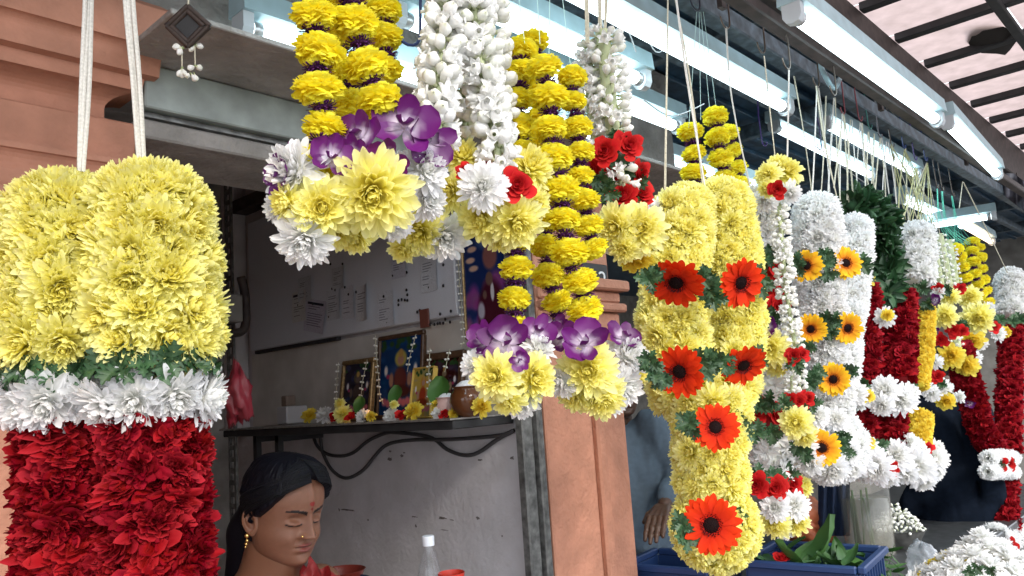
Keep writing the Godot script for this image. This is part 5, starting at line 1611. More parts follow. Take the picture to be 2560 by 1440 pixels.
	ol.name = "flame_light"
	g.add_child(ol)
	ol.position = lp + Vector3(0, 0.018, 0) - g.position
	ol.light_energy = 0.002
	ol.light_color = Color(1.0, 0.7, 0.35)
	ol.light_size = 0.004
	ol.shadow_enabled = true

	# cables under the shelf
	M.rubber = plain(Color(0.05, 0.048, 0.05), 0.6)
	var cab := [[[778, 1066], [790, 1109], [815, 1134], [852, 1140], [884, 1131], [915, 1106], [940, 1092], [977, 1081], [1052, 1088], [1087, 1099], [1118, 1124], [1159, 1138], [1196, 1131], [1243, 1099], [1284, 1077]], [[800, 1066], [803, 1115], [809, 1137], [827, 1171], [852, 1192], [877, 1193], [909, 1174], [937, 1140], [962, 1115], [993, 1104], [1046, 1099], [1102, 1099], [1165, 1096], [1252, 1088], [1284, 1076]]]
	var cl := ["upper black cable clipped in waves on the wall under the shelf", "lower black cable sagging in a deep loop under the shelf"]
	for q in 2:
		var pts := []
		for p in cab[q]: pts.append(onx(p[0], p[1], 1.69 - q * 0.004))
		mb = MB.new()
		mb.tube(spline(pts, 4), 0.0062, 7)
		solo("cable", mb, M.rubber, cl[q], "cable", "cables under the shelf")
	mb = MB.new()
	mb.tube([onx(700, 1060, 1.66), onx(700, 1250, 1.68)], 0.007, 6)
	solo("cable", mb, M.rubber, "straight black cable dropping from the end of the shelf", "cable", "cables under the shelf")
	g = thing("socket_box", "white socket box with a plug at the end of the shelf", "socket", onx(720, 1030, 1.6))
	mb = MB.new()
	var sb := onx(722, 1036, 1.62)
	mb.box(sb + Vector3(-0.03, -0.035, -0.035), sb + Vector3(0.06, 0.03, 0.035), Color.WHITE, 0.004)
	part(g, "housing", mb, plain(Color(0.5, 0.5, 0.52), 0.5))
	mb = MB.new()
	mb.box(sb + Vector3(-0.02, 0.031, -0.02), sb + Vector3(0.02, 0.07, 0.02), Color.WHITE, 0.004)
	part(g, "plug", mb, plain(Color(0.2, 0.15, 0.12), 0.5))

	# rack post, bag, things at the back
	mb = MB.new()
	var rp := atd(578, 900, 2.95)
	for s in [-1, 1]: mb.box(Vector3(rp.x - 0.004, 0, rp.z + s * 0.02 - 0.006), Vector3(rp.x + 0.004, 2.5, rp.z + s * 0.02 + 0.006))
	for q in 60: mb.box(Vector3(rp.x - 0.0035, q * 0.042, rp.z - 0.0139), Vector3(rp.x + 0.0035, q * 0.042 + 0.018, rp.z + 0.0139))
	solo("slotted_post", mb, M.steel, "slotted grey steel rack post at the back of the stall", "post")
	rng.seed = 61
	mb = MB.new()
	var bp := atd(592, 985, 2.2)
	mb = lump(bp, Vector3(0.038, 0.085, 0.038), 21, 0.75, 1.5)
	for q in mb.v.size():        # gathered neck
		var t := clampf((mb.v[q].y - bp.y - 0.02) / 0.07, 0, 1)
		mb.v[q] = Vector3(lerpf(mb.v[q].x, bp.x, t * 0.75), mb.v[q].y, lerpf(mb.v[q].z, bp.z, t * 0.75))
	var bagm := plain(Color(0.3, 0.02, 0.035), 0.35)
	bagm.backlight_enabled = true
	bagm.backlight = Color(0.6, 0.6, 0.6)
	solo("hanging_plastic_bag", mb, bagm, "crumpled red plastic bag hanging behind the fat garland", "bag")
	g = thing("meter_box", "small grey box on a pipe elbow at the back of the stall", "meter", atd(578, 775, 2.85))
	mb = MB.new()
	var mp := atd(578, 772, 2.85)
	mb.box(mp + Vector3(-0.03, -0.05, -0.03), mp + Vector3(0.03, 0.05, 0.03), Color.WHITE, 0.004)
	part(g, "box", mb, plain(Color(0.22, 0.21, 0.19), 0.6))
	mb = MB.new()
	mb.tube(spline([mp + Vector3(0.04, 0.12, 0.0), mp + Vector3(0.055, 0.05, 0.0), mp + Vector3(0.055, -0.05, 0), mp + Vector3(0.03, -0.085, 0), mp + Vector3(-0.05, -0.085, 0)], 5), 0.016, 8)
	part(g, "pipe", mb, M.brown)

	# counter and what stands on it
	g = thing("stall_counter", "grey counter along the stall wall under the shelf", "counter", Vector3(1.5, 0, -2.1))
	mb = MB.new()
	mb.box(Vector3(1.27, 0.94, -2.7), Vector3(1.695, 0.975, -1.56), Color.WHITE, 0.004)
	part(g, "top", mb, M.greypaint)
	mb = MB.new()
	mb.box(Vector3(1.3, 0, -2.68), Vector3(1.69, 0.939, -1.6), Color.WHITE, 0.004)
	part(g, "cabinet", mb, M.brown)
	var b0 := atd(1073, 1400, 1.97)
	b0.y = 0.9755
	g = thing("water_bottle", "clear plastic water bottle with white cap standing on the counter", "bottle", b0)
	mb = MB.new()
	var c := Color.WHITE
	var R := 0.0335
	var hgt := atd(1073, 1340, 1.97).y - 0.9755
	mb.lathe([[0.001, 0.002, c], [R * 0.9, 0.0, c], [R, 0.012, c], [R, 0.06, c], [R * 0.96, 0.066, c], [R, 0.072, c], [R, hgt - 0.115, c], [R * 0.97, hgt - 0.1, c], [R * 0.8, hgt - 0.075, c], [R * 0.5, hgt - 0.045, c], [R * 0.36, hgt - 0.03, c], [R * 0.36, hgt - 0.006, c]], 28, Transform3D(Basis(), b0))
	var pet := plain(Color(0.3, 0.34, 0.38), 0.04)
	pet.transparency = BaseMaterial3D.TRANSPARENCY_ALPHA
	pet.albedo_color.a = 0.1
	part(g, "body", mb, pet)
	mb = MB.new()
	mb.lathe([[0.001, 0.004, c], [R * 0.93, 0.004, c], [R * 0.95, 0.06, c], [R * 0.95, hgt - 0.125, c], [0.001, hgt - 0.125, c]], 24, Transform3D(Basis(), b0))
	var wat := plain(Color(0.75, 0.85, 0.9), 0.02)
	wat.refraction_enabled = true
	wat.refraction_scale = 0.033
	wat.albedo_color.a = 0.05
	part(g, "water", mb, wat)
	mb = MB.new()
	mb.lathe([[R * 1.01, 0.075, c], [R * 1.02, 0.076, c], [R * 1.02, hgt - 0.135, c], [R * 1.01, hgt - 0.134, c]], 28, Transform3D(Basis(), b0))
	var labm := tinted(0.4)
	labm.albedo_color = Color(0.35, 0.55, 0.75)
	part(g, "label_band", mb, labm)
	mb = MB.new()
	mb.lathe([[R * 0.44, hgt - 0.024, c], [R * 0.45, hgt - 0.002, c], [R * 0.4, hgt, c], [0.001, hgt, c]], 20, Transform3D(Basis(), b0), 0.02, 20)
	part(g, "cap", mb, plain(Color(0.72, 0.76, 0.82), 0.4))
	for f in [[852, 1425, 2.15, 0.065, 0.13, Color(0.2, 0.03, 0.02), "brick red plastic bowl on the counter behind the woman", 0.06], [868, 1450, 2.08, 0.06, 0.08, Color(0.02, 0.04, 0.1), "dark blue plastic bowl under the brick red bowl", 0.0], [1128, 1432, 1.95, 0.032, 0.07, Color(0.5, 0.03, 0.015), "small red plastic tub beside the water bottle", 0.0]]:
		var p := atd(f[0], f[1], f[2])
		var top := p.y
		p.y = 0.976
		var hh := top - 0.976
		if hh < 0.04: hh = 0.05
		p.y = 0.976 + (hh - 0.055 if f[7] > 0 else 0.0)
		var bh := 0.055 if f[7] > 0 else hh
		var r: float = f[3]
		mb = MB.new()
		mb.lathe([[0.001, 0.0, c], [r * 0.7, 0.0, c], [r * 0.95, bh * 0.9, c], [r * 1.04, bh, c], [r * 1.0, bh * 1.01, c], [r * 0.9, bh * 0.85, c], [r * 0.65, 0.006, c], [0.001, 0.006, c]], 26, Transform3D(Basis(), p))
		solo("plastic_bowl", mb, plain(f[5], 0.4), f[6], "bowl", "bowls on the counter")

	# dried charm under the ledge
	g = thing("hanging_charm", "dark square twig charm with dried jasmine hung under the ledge", "charm", onz(470, 65, -1.0))
	var hc := onz(470, 66, -1.0)
	var kk := scale_at(470, 66, -1.0)
	var ux := CAM.x
	var uy := CAM.y
	M.twig = worn(Color(0.06, 0.035, 0.025), 0.5, 66, 30.0, 0.6)
	var cor := [hc + ux * 58 * kk + uy * 0.0, hc + uy * 55 * kk, hc - ux * 58 * kk, hc - uy * 55 * kk]
	for q in 4:
		for s in 2:
			mb = MB.new()
			mb.tube([cor[q].lerp(hc, 0.08 + 0.22 * s) + jit(0.001), cor[(q + 1) % 4].lerp(hc, 0.08 + 0.22 * s) + jit(0.001)], 0.0038, 6)
			part(g, "twig", mb, M.twig)
	mb = MB.new()
	mb.out([cor[0].lerp(hc, 0.3), cor[1].lerp(hc, 0.3), cor[2].lerp(hc, 0.3), cor[3].lerp(hc, 0.3)], hc + ray(470, 66), Color.WHITE)
	part(g, "backing", mb, M.dark)
	mb = MB.new()
	mb.tube([cor[1], onz(478, -60, -1.0)], 0.0015, 4)
	part(g, "thread", mb, M.string)
	for f in [[[455, 120], [455, 172]], [[487, 112], [488, 165]]]:
		mb = MB.new()
		mb.tube(zpath(f, -1.0), 0.001, 4)
		part(g, "thread", mb, M.string)
		for e in f:
			for s in 3: put(g, "jasmine_bud", FL.bud[s], bY(Vector3(rnd(-1, 1), rnd(-0.8, 0.4), rnd(-0.5, 0.5))).scaled_local(Vector3.ONE * 0.009), onz(e[0], e[1], -1.0))
	for s in 3: put(g, "jasmine_bud", FL.bud[s], bY(Vector3(rnd(-1, 1), rnd(-0.8, 0.4), 0.3)).scaled_local(Vector3.ONE * 0.009), onz(470 + s * 8, 185, -1.0))
	print("interior done")

# ---------------------------------------------------------------- people
# joins tapered capsules [a, b, radius a, radius b] with a smooth minimum and meshes the field as surface nets
func flesh(mb: MB, bones: Array, h: float, k: float, col: Color, fold := 0.0) -> void:
	var lo := Vector3.ONE * 1e9
	var hi := Vector3.ONE * -1e9
	for b in bones:
		var r := maxf(b[2], b[3]) + 3.0 * h + k
		for e in 2:
			lo = lo.min(b[e] - Vector3.ONE * r)
			hi = hi.max(b[e] + Vector3.ONE * r)
	var nx := int((hi.x - lo.x) / h) + 2
	var ny := int((hi.y - lo.y) / h) + 2
	var nz := int((hi.z - lo.z) / h) + 2
	var f := PackedFloat32Array()
	f.resize(nx * ny * nz)
	f.fill(1.0)
	var noise := FastNoiseLite.new()
	noise.seed = 3
	noise.frequency = 7.0
	noise.fractal_octaves = 3
	for b in bones:
		var a: Vector3 = b[0]
		var d: Vector3 = b[1] - a
		var l2 := maxf(d.length_squared(), 1e-8)
		var r := maxf(b[2], b[3]) + 2.5 * h + k
		var p0: Vector3 = (a.min(b[1]) - Vector3.ONE * r - lo) / h
		var p1: Vector3 = (a.max(b[1]) + Vector3.ONE * r - lo) / h
		for z in range(maxi(0, int(p0.z)), mini(nz, int(p1.z) + 1)):
			for y in range(maxi(0, int(p0.y)), mini(ny, int(p1.y) + 1)):
				var row := (z * ny + y) * nx
				for x in range(maxi(0, int(p0.x)), mini(nx, int(p1.x) + 1)):
					var p := lo + Vector3(x, y, z) * h
					var t := clampf((p - a).dot(d) / l2, 0.0, 1.0)
					var v: float = (p - a - d * t).length() - lerpf(b[2], b[3], t)
					if fold > 0.0: v += fold * noise.get_noise_3d(p.x * 1.4, p.y * 0.6, p.z * 1.4)
					var w := f[row + x]
					var s := maxf(k - absf(w - v), 0.0) / k
					f[row + x] = minf(w, v) - s * s * k * 0.25
	var id := PackedInt32Array()
	id.resize(nx * ny * nz)
	id.fill(-1)
	var off := [0, 1, nx, nx + 1, nx * ny, nx * ny + 1, nx * ny + nx, nx * ny + nx + 1]
	var cp := [Vector3(0, 0, 0), Vector3(1, 0, 0), Vector3(0, 1, 0), Vector3(1, 1, 0), Vector3(0, 0, 1), Vector3(1, 0, 1), Vector3(0, 1, 1), Vector3(1, 1, 1)]
	var ed := [[0, 1], [2, 3], [4, 5], [6, 7], [0, 2], [1, 3], [4, 6], [5, 7], [0, 4], [1, 5], [2, 6], [3, 7]]
	for z in nz - 1:
		for y in ny - 1:
			for x in nx - 1:
				var o := (z * ny + y) * nx + x
				var first := f[o] < 0.0
				var mixed := false
				for q in range(1, 8):
					if (f[o + off[q]] < 0.0) != first:
						mixed = true
						break
				if not mixed: continue
				var sum := Vector3.ZERO
				var n := 0
				for e in ed:
					var u := f[o + off[e[0]]]
					var w := f[o + off[e[1]]]
					if (u < 0.0) != (w < 0.0):
						sum += cp[e[0]].lerp(cp[e[1]], u / (u - w))
						n += 1
				id[o] = mb.vert(lo + (Vector3(x, y, z) + sum / n) * h, col)
	var sx := 1
	var sy := nx
	var sz := nx * ny
	for z in range(1, nz - 1):
		for y in range(1, ny - 1):
			for x in range(1, nx - 1):
				var o := z * sz + y * sy + x
				var ins := f[o] < 0.0
				for ax in [[sx, sy, sz], [sy, sz, sx], [sz, sx, sy]]:
					if (f[o + ax[0]] < 0.0) == ins: continue
					var q0 := id[o - ax[1] - ax[2]]
					var q1 := id[o - ax[2]]
					var q2 := id[o]
					var q3 := id[o - ax[1]]
					if q0 < 0 or q1 < 0 or q2 < 0 or q3 < 0: continue
					if ins: mb.quad(q0, q1, q2, q3)
					else: mb.quad(q0, q3, q2, q1)

func table_at(t: Array, y: float) -> Array:
	for q in t.size() - 1:
		if y <= t[q + 1][0]:
			var u: float = (y - t[q][0]) / (t[q + 1][0] - t[q][0])
			u = clampf(u, 0, 1)
			var out := []
			for c in range(1, 4):
				var p0: float = t[maxi(q - 1, 0)][c]
				var p3: float = t[mini(q + 2, t.size() - 1)][c]
				out.append(cubic_interpolate(t[q][c], t[q + 1][c], p0, p3, u))
			return out
	return [0.0, 0.0, 0.0]

const SKULL := [[0.0, 0.056, -0.012, 0.026], [0.006, 0.068, -0.03, 0.036], [0.016, 0.075, -0.042, 0.049], [0.03, 0.077, -0.056, 0.06], [0.05, 0.079, -0.068, 0.067], [0.075, 0.08, -0.078, 0.072], [0.10, 0.079, -0.087, 0.073], [0.125, 0.083, -0.093, 0.075], [0.15, 0.086, -0.096, 0.076], [0.175, 0.081, -0.093, 0.072], [0.195, 0.068, -0.082, 0.062], [0.21, 0.05, -0.066, 0.049], [0.22, 0.028, -0.042, 0.031], [0.225, 0.001, -0.006, 0.002]]

func g2(x: float, y: float, cx: float, cy: float, sx: float, sy: float) -> float:
	return exp(-pow((x - cx) / sx, 2.0) - pow((y - cy) / sy, 2.0))

func skull_point(phi: float, y: float, grow := 0.0) -> Vector3:
	var r := table_at(SKULL, y)
	var c := cos(phi)
	var s := sin(phi)
	var x: float = (r[2] + grow) * signf(s) * pow(absf(s), 0.92)
	var z: float = ((r[0] + grow) if c > 0.0 else -(r[1] - grow)) * signf(c) * pow(absf(c), 0.92 if c > 0 else 1.0)
	return Vector3(x, y, z)

# head as one sculpted grid: y from the chin (0) to the crown (0.225), z forward
func head(mb: MB, T: Transform3D, skin: Color, woman: bool) -> void:
	var tone := FastNoiseLite.new()
	tone.frequency = 1.0
	var NU := 150
	var NV := 120
	var k := mb.v.size()
	var lip := Color(0.2, 0.05, 0.045)
	var dark := Color(0.008, 0.006, 0.006)
	for v in NV + 1:
		var y := 0.225 * (0.5 - 0.5 * cos(PI * v / NV) * (0.55 + 0.45 * absf(cos(PI * v / NV))) / 1.0) if false else 0.225 * v / NV
		for u in NU:
			var a := 2.0 * u / NU - 1.0
			var phi := PI * signf(a) * pow(absf(a), 1.45)
			var p := skull_point(phi, y)
			var x := p.x
			var ax := absf(x)
			if cos(phi) > 0.0:
				var dz := 0.0
				var br := clampf((0.128 - y) / 0.048, 0.0, 1.0)
				if y > 0.066:
					dz += lerpf(0.005, 0.029, br) * exp(-pow(x / lerpf(0.007, 0.0128, br), 2.0)) * (1.0 if y > 0.078 else exp(-pow((y - 0.078) / 0.0045, 2.0)))
				dz += 0.0115 * g2(ax, y, 0.0145, 0.079, 0.0068, 0.006)
				dz -= 0.0135 * g2(ax, y, 0.029, 0.115, 0.0145, 0.0095)
				dz += 0.0105 * g2(ax, y, 0.032, 0.107, 0.013, 0.0065)
				dz += 0.003 * g2(ax, y, 0.028, 0.131, 0.02, 0.006)
				dz += 0.008 * g2(x, y, 0.0, 0.0575, 0.018, 0.0042) + 0.0095 * g2(x, y, 0.0, 0.0455, 0.0165, 0.0055)
				dz -= 0.0042 * g2(x, y, 0.0, 0.0517, 0.021, 0.0016) + 0.002 * g2(x, y, 0.0, 0.066, 0.003, 0.006)
				dz -= 0.003 * g2(x, y, 0.0, 0.035, 0.018, 0.005)
				dz += 0.007 * g2(x, y, 0.0, 0.017, 0.016, 0.012)
				dz += 0.0075 * g2(ax, y, 0.042, 0.072, 0.017, 0.02)
				dz -= 0.0022 * g2(ax, y, 0.027, 0.066, 0.005, 0.012)
				p.z += dz
				p.x *= 1.0 + 0.03 * g2(ax, y, 0.055, 0.06, 0.02, 0.03)
			var mot := 1.0 + 0.1 * tone.get_noise_3d(p.x * 60.0, p.y * 60.0, p.z * 60.0) + 0.08 * tone.get_noise_3d(p.x * 400.0, p.y * 400.0, p.z * 400.0)
			var col := Color(skin.r * mot, skin.g * mot, skin.b * mot)
			if cos(phi) > 0.15:
				var inlip := maxf(g2(x, y, 0, 0.0572, 0.019, 0.0042), g2(x, y, 0, 0.0465, 0.017, 0.0055))
				if inlip > 0.42: col = col.lerp(lip, 0.75)
				if absf(y - 0.0518) < 0.0011 and ax < 0.024: col = Color(0.07, 0.02, 0.02)
				var by := 0.1275 + 0.0075 * sin(clampf((ax - 0.008) / 0.045, 0, 1) * PI * 0.72)
				if ax > 0.009 and ax < 0.053 and absf(y - by) < 0.0038 * (1.15 - 0.75 * (ax - 0.009) / 0.044): col = dark
				if absf(y - (0.1035 - 0.0022 * (1.0 - pow((ax - 0.032) / 0.014, 2.0)))) < 0.0017 and absf(ax - 0.032) < 0.0165: col = dark       # lowered lashes
				if woman:
					if Vector2(x, (y - 0.139)).length() < 0.0032: col = Color(0.16, 0.008, 0.01)
					if Vector2(x * 0.75, (y - 0.150)).length() < 0.0055: col = Color(0.24, 0.02, 0.018)
			mb.vert(T * p, col)
	mb.grid(NV + 1, NU, k, true)
	var cap := mb.vert(T * Vector3(0, 0.0, 0.02), skin)
	for u in NU: mb.tri(cap, k + (u + 1) % NU, k + u)
	for s in [-1.0, 1.0]:       # ears
		var kk := mb.v.size()
		for r in 7:
			for q in 18:
				var an := TAU * q / 18.0
				var t := r / 6.0
				var rr := 1.0 - t * 0.9
				var dep := 0.011 * sin(t * PI * 0.85) * (1.0 if t < 0.4 else 0.3) + 0.002
				mb.vert(T * Vector3(s * (0.0755 + dep - 0.006 * cos(an)), 0.096 + 0.035 * sin(an) * rr * (1.0 if sin(an) > 0 else 0.92), -0.016 + 0.02 * cos(an) * rr * (0.8 if sin(an) < -0.5 else 1.0) - 0.006 * sin(an)), skin if t < 0.55 else Color(skin.r * 0.85, skin.g * 0.8, skin.b * 0.8))
		mb.grid(7, 18, kk, true)

func hairline(phi: float, woman: bool) -> float:
	var a := absf(phi)
	var t := [[0.0, 0.186], [0.35, 0.181], [0.7, 0.166], [1.0, 0.142], [1.25, 0.118], [1.5, 0.098], [1.75, 0.09], [1.95, 0.035], [3.2, 0.012]] if woman else [[0.0, 0.18], [0.6, 0.178], [1.0, 0.15], [1.4, 0.1], [1.7, 0.12], [2.0, 0.05], [3.2, 0.03]]
	for q in t.size() - 1:
		if a <= t[q + 1][0]: return lerpf(t[q][1], t[q + 1][1], (a - t[q][0]) / (t[q + 1][0] - t[q][0]))
	return 0.02

func hair(mb: MB, T: Transform3D, thick: float, woman: bool) -> void:
	var NU := 160
	var NV := 70
	var k := mb.v.size()
	var n := FastNoiseLite.new()
	n.frequency = 1.0
	for v in NV + 1:
		for u in NU:
			var phi := TAU * u / NU - PI
			var y := 0.2249 * v / NV
			var e := smoothstep(-0.003, 0.02, y - hairline(phi, woman))
			var part_ := 0.003 * exp(-pow(phi / 0.12, 2.0)) if y > 0.17 and cos(phi) > 0 else 0.0
			var g := lerpf(-0.022, thick * (1.0 - 0.6 * g2(absf(phi), y, 1.65, 0.1, 0.32, 0.045)), e) + e * (0.0009 * sin(phi * 61.0 + 60.0 * y) + 0.0045 * n.get_noise_2d(phi * 14.0, y * 25.0) + 0.003 * n.get_noise_2d(phi * 40.0 + 9.0, y * 30.0)) - part_
			var p := skull_point(phi, y, g)
			p.y += e * thick * 0.9 * smoothstep(0.15, 0.225, y) - (0.0 if woman else 0.0)
			mb.vert(T * p, Color(0.006, 0.006, 0.008) if woman else Color(0.01, 0.009, 0.009))
	mb.grid(NV + 1, NU, k, true)
	var top := mb.vert(T * Vector3(0, 0.2255 + thick, 0), Color(0.006, 0.006, 0.008))
	for u in NU: mb.tri(top, k + NV * NU + u, k + NV * NU + (u + 1) % NU)
	rng.seed = 17
	for q in (260 if woman else 60):       # separate locks combed from the parting to the nape
		var sg := 1.0 if q % 2 else -1.0
		var y0 := rnd(0.188, 0.224)
		var y1 := rnd(0.03, 0.12)
		var lift := thick + rnd(-0.0005, 0.0016)
		var pts := []
		for t in 12:
			var u := t / 11.0
			var phi := sg * lerpf(0.03 + (0.224 - y0) * 2.0 * rnd(0.9, 1.1), rnd(2.2, 2.6) if t == 0 else 2.5, pow(u, 0.8))
			var y := lerpf(y0, y1, pow(u, 1.4))
			y = maxf(y, hairline(phi, woman) + 0.006)
			var p := skull_point(phi, minf(y, 0.2245), lift)
			p.y += thick * 0.9 * smoothstep(0.15, 0.225, y)
			pts.append(T * p)
		mb.tube(pts, rnd(0.0006, 0.0013), 4, Color(0.006, 0.006, 0.008) * rnd(0.7, 2.2))

func fingers(bones: Array, wrist: Vector3, dir: Vector3, palm: Vector3, across: Vector3, curl: float) -> void:     # palm block and five jointed fingers; across points to the thumb side
	var kn: Vector3 = wrist + dir * 0.085
	for q in 4:
		var o := kn + across * (0.03 - 0.02 * q)
		bones.append([wrist + across * (0.014 - 0.009 * q), o, 0.013, 0.0115])
		var l: float = [0.040, 0.045, 0.042, 0.033][q]
		var d := dir
		var p := o
		for j in 3:
			d = (d + palm * curl).normalized()
			var e: Vector3 = p + d * l * [1.0, 0.65, 0.52][j]
			bones.append([p, e, 0.0096 - 0.0009 * j, 0.0088 - 0.0009 * j])
			p = e
	var t0 := wrist + dir * 0.025 + across * 0.022
	var t1 := t0 + (across * 0.7 + dir * 0.7 + palm * 0.25).normalized() * 0.038
	var t2 := t1 + (across * 0.25 + dir * 0.9 + palm * 0.4).normalized() * 0.032
	bones.append([wrist, t0, 0.015, 0.014])
	bones.append([t0, t1, 0.0125, 0.0105])
	bones.append([t1, t2, 0.0105, 0.009])

func person(label: String, root: Vector3, fwd: Vector3, hgt: float, skin: Color, shirt: Material, trousers: Material, near_hand: Vector3, near_elbow: Vector3, near_shoulder: Vector3, near_side: float) -> void:     # standing figure
	var g := thing("person", label, "person", root)
	var up := Vector3.UP
	var sd := up.cross(fwd).normalized()
	var neck := root + up * hgt * 0.825
	var hip := root + up * hgt * 0.5
	var T := Transform3D(Basis(sd, up, fwd), neck + up * hgt * 0.035 + fwd * 0.02)
	var mb := MB.new()
	head(mb, T, skin, false)
	var bones := []
	bones.append([T * Vector3(0, 0.06, -0.02), neck - up * 0.03, 0.055, 0.06])
	var far_sh := neck - up * 0.055 - sd * near_side * 0.175
	var far_el := far_sh - up * 0.29 - sd * near_side * 0.03
	var far_wr := far_el - up * 0.2 + fwd * 0.14
	for s in [[near_shoulder, near_elbow, near_hand], [far_sh, far_el, far_wr]]:
		bones.append([s[0], s[1], 0.05, 0.04])
		bones.append([s[1], s[2], 0.04, 0.027])
	bones.append([neck - up * 0.07, hip, 0.09, 0.11])
	for s in [-1.0, 1.0]:
		var kn: Vector3 = root + up * hgt * 0.27 + sd * s * 0.09
		bones.append([hip + sd * s * 0.08, kn, 0.085, 0.055])
		bones.append([kn, root + up * 0.08 + sd * s * 0.09, 0.055, 0.038])
	flesh(mb, bones, 0.014, 0.03, skin)
	var fb := []
	var hd := (near_hand - near_elbow).normalized()
	fingers(fb, near_hand, hd, -up, hd.cross(up).normalized() * near_side, 0.35)
	flesh(mb, fb, 0.004, 0.006, skin)
	fb = []
	hd = (far_wr - far_el).normalized()
	fingers(fb, far_wr, hd, -up, hd.cross(up).normalized() * -near_side, 0.35)
	flesh(mb, fb, 0.004, 0.006, skin)
	part(g, "body", mb, M.skin)
	mb = MB.new()
	hair(mb, T, 0.008, false)
	part(g, "hair", mb, M.hair)
	bones = [[neck - up * 0.045 - sd * near_side * 0.06, far_sh, 0.062, 0.066], [neck - up * 0.045 + sd * near_side * 0.06, near_shoulder, 0.062, 0.066], [neck - up * 0.12 - sd * 0.06, hip - up * 0.02 - sd * 0.05, 0.125, 0.13], [neck - up * 0.08 + fwd * 0.01, hip - up * 0.02, 0.125, 0.135], [neck - up * 0.12 + sd * 0.06, hip - up * 0.02 + sd * 0.05, 0.125, 0.13]]
	for s in [[near_shoulder, near_elbow, near_hand], [far_sh, far_el, far_wr]]:
		bones.append([s[0], s[1], 0.068, 0.054])
		bones.append([s[1], s[1].lerp(s[2], 0.82), 0.054, 0.042])
	mb = MB.new()
	flesh(mb, bones, 0.012, 0.03, Color.WHITE, 0.02)
	part(g, "shirt", mb, shirt)
	bones = []
	for s in [-1.0, 1.0]:
		var kn: Vector3 = root + up * hgt * 0.27 + sd * s * 0.09
		bones.append([hip + sd * s * 0.07, kn, 0.1, 0.072])
		bones.append([kn, root + up * 0.05 + sd * s * 0.09, 0.072, 0.06])
	mb = MB.new()
	flesh(mb, bones, 0.016, 0.03, Color.WHITE, 0.015)
	part(g, "trousers", mb, trousers)
	for s in [-1.0, 1.0]:
		mb = MB.new()
		flesh(mb, [[root + up * 0.045 + sd * s * 0.09 - fwd * 0.05, root + up * 0.04 + sd * s * 0.1 + fwd * 0.13, 0.042, 0.036]], 0.014, 0.02, Color.WHITE)
		part(g, "shoe", mb, M.dark)

